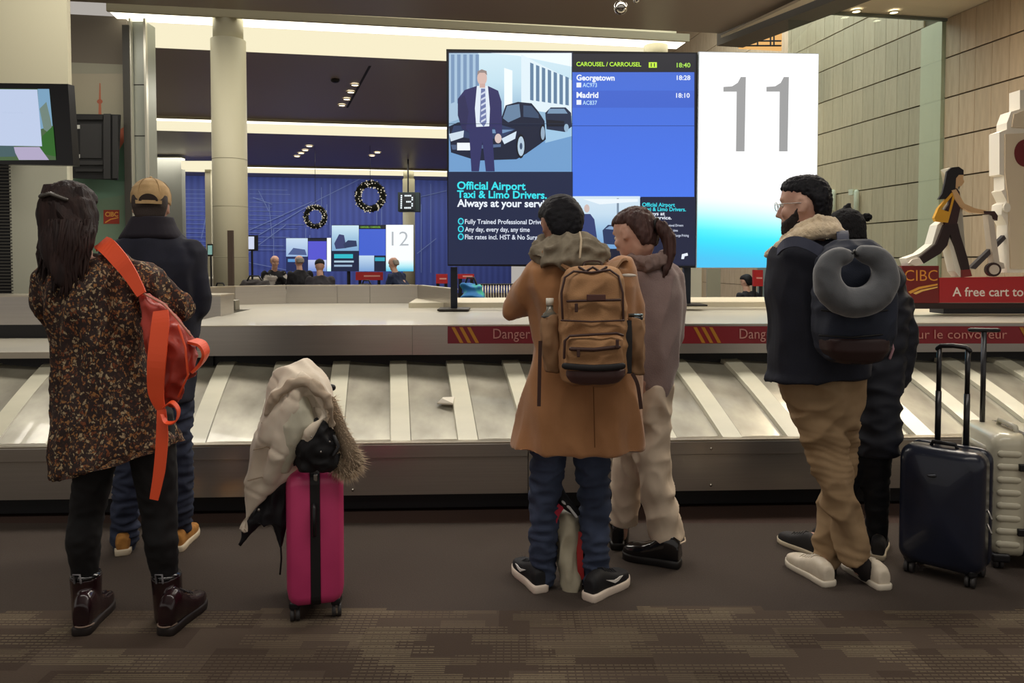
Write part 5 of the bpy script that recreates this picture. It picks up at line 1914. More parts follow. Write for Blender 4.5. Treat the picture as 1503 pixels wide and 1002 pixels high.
# bag between the feet of C
tb = thing('travel_bag', 'grey white bag with red edging standing between the blue jeans', 'bag', ground(836, 872))
DT = 3.24
j = MB().loft([S(748, 822, 846, DT, .05), S(760, 816, 850, DT, .07), S(800, 815, 852, DT, .08), S(840, 820, 852, DT, .085), S(862, 824, 852, DT, .08), S(866, 828, 850, DT, .06)], 24)
j.fuse('bag_body', mat('bag_grey', (176, 168, 146), .6, c2=(150, 142, 122), nscale=7), tb, .007, 1, folds(.012, (14, 14, 8), 5))
MB().tube(T((818, 712, DT), (823, 728, DT - .03), (832, 740, DT - .06), (846, 752, DT - .05)), [.02, .026, .024, .016], 10).build('black_scarf', mat('blk_cl', (16, 16, 20), .8), tb, True)
MB().tube(T((826, 736, DT - .07), (836, 745, DT - .08), (846, 758, DT - .08)), .006, 6).build('white_cord', mat('cord_w', (200, 200, 200), .6), tb, True)
band(T((812, 766, DT - .07), (817, 752, DT - .07), (824, 742, DT - .07)), .03, .006, 'red_tab', mat('tab_red', (176, 36, 60), .6), tb)
band(T((852, 780, DT - .04), (851, 810, DT - .05), (853, 850, DT - .04)), .026, .006, 'red_edge', mat('edge_red', (170, 44, 44), .6), tb)
pbox(812, 848, 862, 878, DT - .0, .14, .01).build('black_base', M_plastic, tb)
for x in (820, 845):
    MB().tube([W(x, 876, DT - .04) + Vector((-.012, 0, 0)), W(x, 876, DT - .04) + Vector((.012, 0, 0))], .018, 12).build('wheel', M_plastic, tb, True)

# ------------------------------------------------------------ D: woman with ponytail
DD = 3.5
pd_ = thing('person', 'person with brown ponytail in mauve grey sweater and cream trousers', 'person', ground(960, 830))
HD = (W(930, 344, DD + .0), 42, 22, 4, .98)
JD = dict(head=HD, sl=W(918, 406, DD), sr=W(988, 400, DD + .03), neck=W(946, 386, DD), pelvis=W(955, 570, DD),
          al=(W(914, 412, DD + .08), W(906, 480, DD + .12), W(890, 450, DD + .3), (-.6, .5, .3), (0, -.5, .8)),
          ar=(W(986, 408, DD), W(988, 490, DD), W(950, 470, DD + .22), (-.8, .4, .1), (0, -.3, .9)),
          ll=(W(938, 600, DD + .06), W(922, 690, DD + .12), W(912, 785, DD + .18), (907, 808, 901, 785)), lr=(W(962, 600, DD), W(968, 700, DD - .01), W(988, 806, DD), (999, 833, 930, 820)))
bD, MhD = body_mesh('body', pd_, DD, JD)
hh = head_loft([(-.085, .052, -.05, -.09), (-.05, .070, -.046, -.108), (-.01, .079, -.03, -.114), (.025, .083, -.005, -.117), (.05, .084, .05, -.117), (.07, .08, .092, -.112), (.092, .07, .088, -.1), (.112, .05, .065, -.076), (.124, .025, .03, -.045), (.128, .01, .008, -.02)]).xf(MhD)
hh.fuse('hair', M_hair_br, bD, .007, 2, folds(.005, (40, 40, 20), 3.1))
M_pony = M_hair_br
MB().tube(T((958, 328, DD - .06), (970, 332, DD - .08), (981, 348, DD - .09), (983, 372, DD - .10), (977, 396, DD - .11), (972, 408, DD - .11)), [.022, .03, .033, .028, .018, .007], 14).fuse('ponytail', M_pony, bD, .006, 1, folds(.006, (60, 60, 8), 3))
MB().tube([W(964 + 3 * math.cos(a), 329 + 9 * math.sin(a), DD - .07 + .02 * math.cos(a)) for a in [2 * math.pi * k / 12 for k in range(12)]], .006, 6, closed=True).build('hair_tie', M_black, bD, True)
M_sw = mat('mauve_knit', (148, 128, 124), .95, c2=(136, 116, 113), nscale=12, bump=.3, bscale=260, sheen=.3)
j = MB()
j.loft([S(378, 926, 972, DD, .08), S(390, 914, 984, DD, .105), S(402, 906, 996, DD, .125, 2.5), S(430, 903, 1001, DD, .135), S(480, 905, 1001, DD, .135), S(530, 912, 995, DD, .135), S(565, 930, 985, DD, .13), S(580, 938, 980, DD, .11)], 32)
j.tube(T((984, 404, DD), (989, 450, DD), (988, 495, DD)), [.062, .056, .05], 16)
j.tube(T((988, 495, DD), (958, 480, DD + .2)), [.05, .042], 12)
j.tube(T((916, 410, DD + .06), (910, 450, DD + .1), (908, 485, DD + .12)), [.062, .055, .05], 16)
j.tube(T((908, 485, DD + .12), (895, 458, DD + .28)), [.05, .04], 12)
j.fuse('mauve_sweater', M_sw, bD, .010, 3, folds(.008, (10, 10, 4), 4.2))
j = MB().tube(T((926, 372, DD + .06), (928, 384, DD - .06), (948, 388, DD - .13), (972, 382, DD - .09), (976, 374, DD + .03)), [.03, .036, .038, .036, .028], 12)
j.fuse('sweater_hood', mat('mauve_hood', (124, 104, 98), .95, bump=.3, bscale=260), bD, .007, 1, folds(.008, (20, 20, 20), 2))
M_crm = mat('cream_denim', (218, 200, 178), .9, c2=(206, 188, 166), nscale=8, bump=.15, bscale=500)
j = MB().loft([S(560, 934, 988, DD + .0, .12), S(590, 930, 984, DD, .12), S(615, 928, 982, DD, .10)], 24)
j.tube(T((958, 600, DD), (955, 660, DD - .01), (962, 710, DD - .01), (972, 755, DD), (980, 792, DD)), [.09, .084, .082, .079, .078], 20, round_ends=False)
j.tube(T((940, 605, DD + .06), (928, 660, DD + .1), (919, 715, DD + .14), (914, 768, DD + .17)), [.085, .08, .075, .066], 18, round_ends=False)
j.fuse('cream_trousers', M_crm, bD, .009, 2, folds(.012, (9, 9, 9), 8.2))
MB().tube([W(980, 793, DD) + Vector((.079 * math.cos(a), .079 * math.sin(a), .004 * math.sin(5 * a) - .15 * .079 * math.cos(a) * -1)) for a in [2 * math.pi * k / 26 for k in range(26)]], .004, 5, closed=True).build('frayed_hem', mat('fray', (212, 194, 170), .9), bD, True)
shoe(bD, ground(999, 833), yaw_of(999, 833, 930, 820), .275, M_boot2, mat('sole_black', (20, 18, 18), .5), .034, 'boot', 'loafer', None, w=1.05, shaft=([W(986, 815, DD), W(984, 780, DD)], [.05, .045]))
shoe(bD, ground(907, 808), yaw_of(907, 808, 901, 785), .265, M_boot2, mat('sole_black', (20, 18, 18), .5), .034, 'boot', 'loafer', None, shaft=([W(908, 795, 3.74), W(911, 760, 3.70)], [.05, .045]))

# ------------------------------------------------------------ E: bearded man
DE = 3.27
pe_ = thing('person', 'bearded person in navy jacket with cream fleece collar and khaki trousers', 'person', ground(1232, 860))
HE = (W(1180, 303, DE + .0), 58, 4, 0, 1.02)
JE = dict(head=HE, sl=W(1146, 388, DE + .03), sr=W(1252, 384, DE - .02), neck=W(1194, 362, DE), pelvis=W(1210, 560, DE),
          al=(W(1146, 396, DE + .05), W(1142, 478, DE + .06), W(1148, 545, DE + .1), (.1, .3, -1), (1, 0, 0)),
          ar=(W(1256, 396, DE - .03), W(1268, 470, DE - .03), W(1256, 535, DE + .05), (-.1, .3, -1), (-1, 0, 0)),
          ll=(W(1185, 590, DE), W(1226, 715, DE - .02), W(1262, 836, DE - .01), (1300, 867, 1250, 834)), lr=(W(1235, 590, DE + .03), W(1226, 715, DE + .09), W(1213, 826, DE + .1), (1219, 862, 1167, 830)))
bE, MhE = body_mesh('body', pe_, DE, JE)
hh = head_loft([(-.075, .052, -.055, -.088), (-.045, .068, -.045, -.102), (-.01, .077, -.034, -.108), (.02, .0805, -.026, -.111), (.04, .0805, .02, -.111), (.062, .0795, .078, -.109), (.082, .074, .089, -.102), (.106, .06, .08, -.084), (.124, .036, .05, -.056), (.131, .014, .014, -.024)]).xf(MhE)
hh.fuse('hair', M_hair_bk, bE, .006, 1, folds(.004, (50, 50, 50), 2, .003, (180, 180, 180)))
hh = head_loft([(-.122, .026, .088, .03), (-.108, .044, .096, .0), (-.088, .0555, .0965, -.02), (-.062, .0645, .092, -.02), (-.045, .068, .07, -.015), (-.02, .0735, .034, -.006), (.0, .0765, .016, -.01), (.02, .079, .010, -.012), (.035, .080, .008, -.02)]).xf(MhE)
hh.fuse('beard', mat('beard', (34, 26, 26), .8, bump=.4, bscale=250), bE, .005, 1, folds(.002, (90, 90, 90), 2))
gl = MB()
for s in (-1, 1):
    gl.tube([MhE @ Vector((s * .033 + .024 * math.cos(a), .104, .008 + .018 * math.sin(a))) for a in [2 * math.pi * k / 16 for k in range(16)]], .0016, 6, closed=True)
    gl.tube([MhE @ Vector((s * .058, .104, .014)), MhE @ Vector((s * .077, .06, .014)), MhE @ Vector((s * .08, -.005, .01))], .0016, 6)
gl.tube([MhE @ Vector((-.009, .104, .012)), MhE @ Vector((.009, .104, .012))], .0016, 6)
gl.build('glasses', mat('glass_frame', (190, 190, 186), .25, .8), bE, True)
M_nj = mat('navy_coat', (20, 22, 34), .85, c2=(26, 29, 42), nscale=10, bump=.15, bscale=350)
j = MB()
j.loft([S(352, 1150, 1228, DE, .09), S(362, 1136, 1244, DE, .115), S(378, 1128, 1262, DE, .14, 2.5), S(410, 1127, 1272, DE, .155, 2.5), S(460, 1130, 1276, DE, .16, 2.5), S(510, 1131, 1276, DE, .16), S(545, 1130, 1274, DE, .16), S(553, 1124, 1272, DE, .165, pyr=548), S(560, 1122, 1272, DE, .165, pyr=550)], 34)
j.tube(T((1150, 388, DE + .04), (1143, 440, DE + .05), (1142, 490, DE + .06), (1148, 540, DE + .09)), [.072, .062, .056, .048], 16)
j.tube(T((1250, 388, DE - .02), (1264, 440, DE - .03), (1264, 490, DE), (1256, 532, DE + .05)), [.074, .062, .056, .048], 16)
j.fuse('navy_coat', M_nj, bE, .010, 3, folds(.008, (9, 9, 4), 12.2))
M_fl = mat('cream_fleece', (228, 208, 176), .98, c2=(214, 192, 160), nscale=60, bump=.5, bscale=220, sheen=.4)
j = MB()
j.loft([S(338, 1166, 1226, DE - .01, .085), S(326, 1172, 1222, DE - .02, .08)], 20)
j.tube(T((1126, 374, DE + .12), (1146, 362, DE + .0), (1172, 347, DE - .08), (1200, 338, DE - .115), (1222, 338, DE - .09), (1236, 346, DE + .0), (1232, 356, DE + .08)), [.016, .028, .034, .036, .034, .026, .018], 14)
j.tube(T((1150, 350, DE + .04), (1176, 334, DE - .06), (1202, 322, DE - .10), (1222, 326, DE - .06), (1230, 334, DE + .02)), [.018, .024, .026, .024, .018], 12)
j.fuse('fleece_collar', M_fl, bE, .007, 2, folds(.003, (50, 50, 50), 2))
M_kh = mat('khaki_chino', (160, 134, 102), .9, c2=(146, 120, 88), nscale=6, bump=.15, bscale=500)
j = MB().loft([S(540, 1146, 1272, DE + .02, .13), S(575, 1149, 1266, DE + .02, .135), S(600, 1160, 1262, DE + .02, .13), S(625, 1170, 1256, DE + .03, .11)], 28)
j.tube(T((1190, 600, DE), (1212, 650, DE - .02), (1224, 700, DE - .03), (1234, 745, DE - .03), (1247, 785, DE - .02), (1257, 823, DE - .02)), [.095, .09, .082, .076, .071, .066], 20, round_ends=False)
j.tube(T((1230, 600, DE + .05), (1232, 650, DE + .08), (1228, 700, DE + .09), (1222, 750, DE + .1), (1215, 790, DE + .1), (1212, 828, DE + .1)), [.09, .08, .074, .068, .066, .06], 20, round_ends=False)
def kf(co, n):
    z = co.z
    w_ = math.exp(-((z - .56) / .09) ** 2)
    a = folds(.014, (7, 7, 9), 3.2, .002, (20, 20, 40))(co, n)
    b = math.sin(z * 230 + 9 * noise.noise(Vector((co.x * 6, co.y * 6, z * 5)))) * .0026 * w_
    c_ = math.exp(-((z - .13) / .05) ** 2) * math.sin(z * 150 + co.x * 30) * .0025
    return a + b + c_
j.fuse('khaki_trousers', M_kh, bE, .008, 2, kf)
M_wleather = mat('white_leather', (222, 210, 190), .45, c2=(206, 194, 174), nscale=20)
for (hx, hy, yaw, Ds) in ((1219, 862, yaw_of(1219, 862, 1167, 830), 0), (1300, 867, yaw_of(1300, 867, 1250, 834), 0)):
    s_ = shoe(bE, ground(hx, hy), yaw, .285, M_wleather, mat('sole_cream', (214, 204, 186), .5), .026, 'sneaker', 'white_sneaker', mat('lace_wh', (228, 220, 205), .6), w=1.05)
    # dark sock between shoe and hem
for a, b in (((1213, 825, DE + .1), (1214, 845, DE + .1)), ((1259, 822, DE - .02), (1274, 842, DE - .0))):
    MB().tube(T(a, b), [.044, .04], 12).build('sock', mat('sock_dk', (30, 24, 24), .9), bE, True)

# navy backpack and neck pillow
nb_ = thing('backpack', 'navy backpack with dark brown base worn over the navy coat', 'backpack', W(1250, 532, 3.0))
DN = DE - .27
M_nb = mat('navy_canvas', (36, 42, 58), .8, c2=(28, 34, 48), nscale=8, bump=.2, bscale=300)
j = MB().loft([S(352, 1228, 1276, DN + .02, .05, 2.6), S(362, 1212, 1290, DN + .01, .08, 3), S(380, 1202, 1302, DN, .1, 3), S(430, 1197, 1308, DN, .115, 3.2), S(490, 1198, 1308, DN, .12, 3.2), S(512, 1202, 1302, DN, .11, 3), S(526, 1212, 1292, DN, .09, 2.8), S(532, 1224, 1280, DN, .06, 2.6)], 34)
j.fuse('main_compartment', M_nb, nb_, .008, 1, folds(.006, (12, 12, 12), 8))
j = MB().loft([S(494, 1206, 1300, DN - .03, .1, 3), S(512, 1208, 1298, DN - .03, .1, 3), S(526, 1216, 1290, DN - .02, .085, 2.8), S(532, 1228, 1278, DN - .01, .055, 2.6)], 26)
j.fuse('base_panel', mat('nb_brown', (52, 34, 34), .6), nb_, .007, 1)
MB().tube(T((1203, 492, DN - .11), (1250, 495, DN - .135), (1303, 490, DN - .11)), .004, 6).build('seam', M_black, nb_, True)
MB().tube(T((1206, 455, DN - .105), (1250, 462, DN - .13), (1302, 455, DN - .105)), .004, 6).build('zipper', M_black, nb_, True)
M_str = mat('grey_blue_strap', (62, 66, 84), .7)
band(T((1216, 376, DN + .07), (1200, 366, DE - .185), (1184, 358, DE - .18), (1168, 354, DE - .165), (1152, 358, DE - .13), (1142, 368, DE - .07)), .042, .008, 'shoulder_strap', M_str, nb_, (.2, 0, 1))
band(T((1236, 372, DN + .07), (1237, 352, DE - .16), (1236, 340, DE - .10), (1238, 346, DE + .0)), .046, .01, 'shoulder_strap', M_str, nb_, (1, 0, 0))
np_ = thing('neck_pillow', 'grey U-shaped neck pillow hung on the navy backpack', 'pillow', W(1256, 450, DN - .17))
DNP = DN - .17
j = smooth_path(T((1239, 376, DNP), (1224, 380, DNP), (1214, 397, DNP), (1216, 420, DNP), (1232, 438, DNP), (1256, 444, DNP), (1280, 437, DNP), (1296, 420, DNP), (1299, 397, DNP), (1288, 379, DNP), (1268, 372, DNP)),
              [.034, .04, .047, .054, .056, .056, .056, .054, .047, .042, .034])
j = MB().tube(j[0], j[1], 20)
j.fuse('pillow_body', mat('grey_velour', (84, 86, 90), .95, c2=(74, 76, 80), nscale=14, sheen=.5, bump=.15, bscale=300), np_, .007, 2, folds(.002, (14, 14, 14), 8))
MB().tube(T((1250, 372, DNP - .02), (1254, 368, DNP - .01), (1258, 374, DNP - .02)), .006, 8).build('toggle', M_black, np_, True)

# ------------------------------------------------------------ F: person in black bobble hat
DF = 3.6
pf_ = thing('person', 'person in black eared knit hat and dark coat behind the bearded person', 'person', ground(1255, 818))
HF = (W(1240, 346, DF), 2, 6, 0, .92)
JF = dict(head=HF, sl=W(1224, 402, DF), sr=W(1318, 396, DF), neck=W(1266, 384, DF), pelvis=W(1280, 570, DF),
          al=(W(1222, 408, DF), W(1214, 480, DF + .02), W(1240, 500, DF + .2), (.6, .6, 0), (0, -.3, 1)),
          ar=(W(1302, 406, DF), W(1326, 484, DF), W(1320, 552, DF + .02), (-.15, .15, -1), (-1, 0, 0)),
          ll=(W(1262, 620, DF + .02), W(1236, 710, DF + .05), W(1206, 796, DF + .06), (1206, 819, 1166, 802)), lr=(W(1288, 620, DF), W(1286, 710, DF), W(1286, 795, DF + .04), (1288, 822, 1291, 800)))
bF, MhF = body_mesh('body', pf_, DF, JF)
head_loft([(-.09, .050, -.05, -.09), (-.05, .068, -.045, -.105), (-.01, .077, -.03, -.11), (.02, .078, -.02, -.11)]).xf(MhF).fuse('hair', M_hair_bk, bF, .007, 1)
M_knit = mat('black_knit', (16, 15, 18), .95, bump=.6, bscale=160, bstretch=(1, 1, .5))
j = head_loft([(-.03, .084, .02, -.118), (.0, .088, .09, -.12), (.03, .092, .106, -.122), (.06, .09, .104, -.12), (.09, .08, .09, -.108), (.118, .058, .064, -.082), (.134, .03, .034, -.05), (.139, .01, .01, -.02)]).xf(MhF)
j.tube(T((1240, 314, DF), (1244, 303, DF), (1247, 299, DF)), [.03, .016, .008], 12)
j.fuse('knit_hat', M_knit, bF, .007, 2, folds(.003, (60, 60, 60), 8))
MB().ball(W(1272, 319, DF - .03), (.026, .022, .02), 14).fuse('hat_bobble', M_knit, bF, .005, 1, folds(.006, (90, 90, 90), 3))
MB().tube(T((1252, 323, DF - .03), (1268, 319, DF - .03)), .012, 8).build('hat_bobble_stem', M_knit, bF, True)
M_dc = mat('dark_coat', (18, 21, 32), .7, c2=(24, 27, 38), nscale=10)
j = MB()
j.loft([S(372, 1238, 1292, DF, .09), S(384, 1222, 1306, DF, .115), S(402, 1212, 1322, DF, .13, 2.5), S(450, 1212, 1332, DF, .14), S(520, 1226, 1324, DF, .14), S(580, 1240, 1316, DF, .15), S(640, 1244, 1316, DF, .155), S(664, 1250, 1310, DF, .15)], 32)
j.tube(T((1302, 402, DF), (1318, 440, DF), (1329, 490, DF), (1320, 555, DF + .01)), [.064, .062, .06, .05], 16)
j.tube(T((1224, 402, DF), (1214, 440, DF), (1214, 485, DF + .02)), [.066, .06, .055], 16)
j.tube(T((1214, 485, DF + .02), (1236, 500, DF + .18)), [.055, .045], 14)
j.fuse('dark_coat', M_dc, bF, .010, 3, folds(.012, (6, 6, 14), 10.2))
MB().tube(T((1308, 500, DF - .155), (1311, 512, DF - .158), (1306, 526, DF - .156)), .006, 6).build('coat_tag', mat('tag_pink', (170, 130, 140), .6), bF, True)
M_lg = mat('dark_leggings', (17, 18, 24), .85)
j = MB()
j.tube(T((1284, 610, DF), (1284, 670, DF), (1286, 720, DF), (1287, 760, DF + .02), (1286, 798, DF + .03)), [.085, .074, .060, .052, .046], 16)
j.tube(T((1264, 610, DF + .02), (1250, 670, DF + .03), (1238, 720, DF + .05), (1220, 765, DF + .05), (1207, 800, DF + .05)), [.085, .074, .060, .052, .046], 16)
j.loft([S(590, 1248, 1312, DF, .11), S(620, 1246, 1314, DF, .12), S(640, 1250, 1310, DF, .1)], 20)
j.fuse('leggings', M_lg, bF, .009, 2, folds(.004, (12, 12, 30), 3))
M_cs = mat('grey_canvas_shoe', (44, 42, 42), .8)
MB().tube(T((1206, 785, DF + .06), (1192, 804, DF + .1)), [.046, .04], 12).build('sock', mat('sock_dk', (30, 24, 24), .9), bF, True)
shoe(bF, ground(1206, 819), yaw_of(1206, 819, 1166, 802), .26, M_cs, M_white_sole, .022, 'sneaker', 'canvas_shoe', mat('lace_dkg', (70, 68, 66), .8))
shoe(bF, ground(1288, 822), yaw_of(1288, 822, 1291, 800), .26, M_cs, M_white_sole, .022, 'sneaker', 'canvas_shoe', mat('lace_dkg', (70, 68, 66), .8))

# ================================================================== LUGGAGE
def rbox(c, size, R, r=.02, n=5):
    """box with well rounded edges: centre of its foot at c"""
    return MB().box(Vector(c) + Vector((0, 0, size[2] / 2)), size, R, r)


def at_frame(c, th):
    M = Matrix.Translation(c) @ RZ(th, 4, 'Z')
    return lambda x, y, z: M @ Vector((x, y, z))


def lbox(fr_c, th, x0, x1, y0, y1, z0, z1, bevel=.0):
    m = MB().box(((x0 + x1) / 2, (y0 + y1) / 2, (z0 + z1) / 2), (x1 - x0, y1 - y0, z1 - z0), bevel=bevel)
    return m.xf(Matrix.Translation(fr_c) @ RZ(th, 4, 'Z'))


def caster(L, x, y, par, z=.052):
    h = MB().box((0, 0, 0), (.036, .05, .03), bevel=.008).xf(Matrix.Translation(L(x, y, z + .012)))
    ho = h.build('wheel_housing', M_plastic, par)
    for s in (-.011, .011):
        c = L(x + s, y, .026)
        ax = (L(1, 0, 0) - L(0, 0, 0)).normalized()
        MB().tube([c - ax * .007, c + ax * .007], .025, 16, round_ends=False).build('wheel', mat('wheel_grey', (52, 50, 50), .5), ho, True)


# pink suitcase, seen along its narrow side
cP = ground(464, 914)
cP = cP + cP.normalized() * .0
thP = math.radians(14.5)
LP_ = at_frame(cP, thP)
ps = thing('suitcase', 'pink hard suitcase with black middle band and a coat draped on its handle', 'suitcase', cP, 0)
M_pink = mat('pink_shell', (198, 62, 112), .4, c2=(184, 54, 104), nscale=5, coat=.2)
zb_, zt_ = .058, .578
for x0, x1 in ((-.108, -.017), (.017, .108)):
    sh_ = lbox(cP, thP, x0, x1, 0, .36, zb_, zt_, .0)
    # round the outer corners only
    s_ = MB()
    sg = -1 if x0 < 0 else 1
    secs = []
    for f_, inset in ((0, .0), (.55, .0), (.8, .008), (.93, .022), (1.0, .045)):
        x = (x0 if sg > 0 else x1) + sg * (x1 - x0) * f_
        ring = []
        hw, hh, r_ = .18 - inset, (zt_ - zb_) / 2 - inset, .045
        for cx, cz, a0 in ((hw - r_, hh - r_, 0), (-hw + r_, hh - r_, 90), (-hw + r_, -hh + r_, 180), (hw - r_, -hh + r_, 270)):
            for q in range(0, 91, 18):
                a = math.radians(a0 + q)
                ring.append(LP_(x, .18 + cx + r_ * math.cos(a), (zt_ + zb_) / 2 + cz + r_ * math.sin(a)))
        secs.append(ring)
    o_ = MB().rings(secs).build('shell', M_pink, ps, True)
    md = o_.modifiers.new('edge', 'BEVEL')
    md.width = .004
    md.segments = 2
band_ = MB()
ring_o = []
for x in (-.0175, .0175):
    ring = []
    for cx, cz, a0 in ((.137, .217, 0), (-.137, .217, 90), (-.137, -.217, 180), (.137, -.217, 270)):
        for q in range(0, 91, 18):
            a = math.radians(a0 + q)
            ring.append(LP_(x, .18 + cx + .045 * math.cos(a), (zt_ + zb_) / 2 + cz + .045 * math.sin(a)))
    ring_o.append(ring)
MB().rings(ring_o).build('zip_band', mat('band_black', (20, 18, 20), .5), ps)
for y in (.045, .315):
    for x in (-.078, .078):
        caster(LP_, x, y, ps)
MB().tube([LP_(-.004, -.001, .46), LP_(-.004, -.022, .45), LP_(-.004, -.024, .40), LP_(-.004, -.022, .35), LP_(-.004, -.001, .34)], .008, 8).build('side_handle', M_plastic, ps, True)
MB().tube([LP_(0, .10, .578), LP_(0, .105, .60), LP_(0, .255, .60), LP_(0, .26, .578)], .010, 8).build('top_handle', M_plastic, ps, True)
MB().tube([LP_(-.06, .33, .57), LP_(-.06, .33, .84)], .008, 8).build('handle_pole', mat('pole_alu', (160, 156, 150), .3, .9), ps, True)
MB().tube([LP_(.06, .33, .57), LP_(.06, .33, .84)], .008, 8).build('handle_pole', mat('pole_alu', (160, 156, 150), .3, .9), ps, True)
MB().tube([LP_(-.075, .33, .85), LP_(.075, .33, .85)], .015, 10).build('pull_grip', M_plastic, ps, True)
pbox(460.5, 466, 696, 706, 2.9, .012).build('zip_lock', mat('pole_alu', (160, 156, 150), .3, .9), ps)

# coat draped over the pink suitcase
DJ = 2.98
dc = thing('winter_coat', 'beige padded coat with fur trim and dark lining draped over pink suitcase', 'coat', W(430, 700, DJ))
M_bei = mat('beige_padding', (224, 212, 194), .8, c2=(212, 198, 178), nscale=6, sheen=.2)
j = MB()
j.loft([S(529, 430, 450, DJ + .06, .03), S(536, 417, 459, DJ + .05, .06), S(548, 404, 470, DJ + .03, .10), S(566, 394, 480, DJ + .01, .13), S(590, 389, 487, DJ, .14), S(615, 384, 489, DJ, .14), S(635, 378, 484, DJ, .13),
        S(655, 373, 456, DJ - .0, .10, pyr=640), S(682, 368, 446, DJ - .02, .06, pyr=664), S(706, 363, 436, DJ - .03, .045, pyr=688), S(730, 358, 416, DJ - .03, .04, pyr=708), S(755, 353, 388, DJ - .03, .034, pyr=742), S(776, 350, 370, DJ - .03, .028, pyr=770), S(788, 350, 364, DJ - .03, .022, pyr=786)], 34)
j.tube(T((444, 560, DJ - .11), (430, 600, DJ - .13), (418, 650, DJ - .11), (398, 700, DJ - .07)), [.03, .04, .04, .03], 12)
j.tube(T((452, 560, DJ - .11), (470, 585, DJ - .13), (478, 612, DJ - .13), (462, 628, DJ - .14), (446, 650, DJ - .12)), [.03, .035, .035, .03, .02], 12)
def qf(co, n):
    a = folds(.020, (7, 7, 3.2), 6.6, .003, (30, 30, 24))(co, n)
    s_ = abs(math.sin((co.z * .9 + co.x * .45) * 15))
    return a + .005 * min(1, s_ * 5) - .004
j.fuse('padded_shell', M_bei, dc, .008, 2, qf)
fo2 = smooth_path(T((393, 606, DJ - .12), (404, 582, DJ - .135), (424, 566, DJ - .14), (448, 562, DJ - .15), (470, 574, DJ - .15), (484, 596, DJ - .13), (487, 622, DJ - .11)), [.014, .02, .023, .024, .023, .02, .014])
MB().tube(fo2[0], fo2[1], 12).fuse('hood_fold', mat('taupe_fold', (186, 170, 150), .85, c2=(170, 152, 132), nscale=8), dc, .006, 2, folds(.008, (18, 18, 18), 2))
j = MB().loft([S(578, 426, 446, DJ - .12, .03), S(600, 420, 458, DJ - .13, .035), S(624, 414, 462, DJ - .13, .035), S(650, 410, 442, DJ - .115, .035), S(675, 408, 432, DJ - .09, .03), S(692, 408, 424, DJ - .07, .02)], 20)
j.fuse('inner_quilt', mat('grey_quilt', (204, 200, 180), .8, c2=(188, 184, 164), nscale=8), dc, .006, 2, folds(.008, (16, 16, 6), 4))
for q in (((372, 660), (392, 655), (410, 668)), ((364, 705), (384, 700), (400, 706)), ((384, 620), (400, 640), (404, 668))):
    MB().tube(T(*[(x, y, DJ - .085 - (.03 if y < 690 else -.005)) for x, y in q]), .002, 5).build('quilt_seam', mat('seam_taupe', (160, 142, 120), .9), dc, True)
M_lin = mat('black_lining', (18, 17, 24), .6)
j = MB()
j.loft([S(660, 432, 470, DJ + .0, .06), S(690, 415, 440, DJ + .0, .06, pyr=676), S(715, 398, 434, DJ, .05, pyr=700), S(745, 378, 428, DJ, .04, pyr=740), S(768, 362, 424, DJ, .035)], 20)
j.tube(T((372, 762, DJ), (358, 785, DJ), (354, 800, DJ)), [.03, .018, .008], 10)
j.tube(T((408, 762, DJ), (412, 785, DJ), (412, 803, DJ)), [.03, .02, .01], 10)
j.fuse('lining', M_lin, dc, .007, 1, folds(.01, (20, 20, 10), 5))
MB().tube(T((412, 800, DJ), (413, 820, DJ), (411, 842, DJ)), .004, 6).build('drawstring', M_black, dc, True)
for (x, y) in ((421, 690), (412, 704), (380, 748)):
    MB().ball(W(x, y, DJ - .06), .006, 8).build('snap_button', mat('snap', (150, 146, 140), .3, .8), dc, True)
# fur trim
random.seed(8)
fur = MB()
path = T((486, 588, DJ - .06), (494, 612, DJ - .07), (502, 636, DJ - .07), (512, 658, DJ - .07), (520, 678, DJ - .06), (510, 690, DJ - .06), (498, 682, DJ - .06), (494, 664, DJ - .05))
core = MB().tube(path, [.018, .022, .026, .034, .038, .036, .034, .03], 12)
core.build('fur_core', mat('fur_dark', (120, 104, 86), .95), dc, True)
for k in range(2600):
    t = rnd(0, len(path) - 1.001)
    i = int(t)
    p = path[i].lerp(path[i + 1], t - i)
    rr_ = [.018, .022, .026, .034, .038, .036, .034, .03][i]
    d_ = Vector((rnd(-1, 1), rnd(-1, .5), rnd(-1, 1))).normalized()
    out = (d_ + Vector((.35, 0, -.35))).normalized()
    L_ = rnd(.016, .032) * (1.3 if i >= 3 else .9)
    b0 = p + d_ * rr_ * .8
    e = out.orthogonal().normalized() * .0013
    tip = b0 + out * L_ + Vector((rnd(-.004, .006), 0, rnd(-.008, 0)))
    fur.add([b0 - e, b0 + e, tip], [(0, 1, 2)])
fo_ = fur.build('fur_trim', mat('fur_tan', (212, 192, 164), .9, c2=(172, 148, 122), nscale=60), dc)
fo_['kind'] = 'stuff'
# black cap-like bundle on the suitcase
hb = thing('black_bundle', 'black soft bag bundled on top of the pink suitcase under the coat', 'bag', W(465, 700, DJ - .08))
j = MB().ball(W(464, 652, DJ - .10), (.082, .06, .085), 18)
j.ball(W(463, 632, DJ - .11), (.055, .05, .05), 14)
j.ball(W(478, 672, DJ - .09), (.055, .05, .055), 14)
j.ball(W(452, 676, DJ - .09), (.045, .05, .05), 14)
j.fuse('bundle_body', mat('bundle_black', (14, 14, 18), .7), hb, .007, 2, folds(.008, (20, 20, 20), 5))
MB().tube([W(490, 640, DJ - .12) + Vector((0, 0, 0)), W(497, 655, DJ - .13), W(490, 668, DJ - .14)], .008, 8).build('buckle', M_plastic, hb, True)
for (x, y) in ((457, 641), (471, 663), (484, 648)):
    MB().ball(W(x, y, DJ - .17), .004, 8).build('rivet', mat('snap', (150, 146, 140), .3, .8), hb, True)

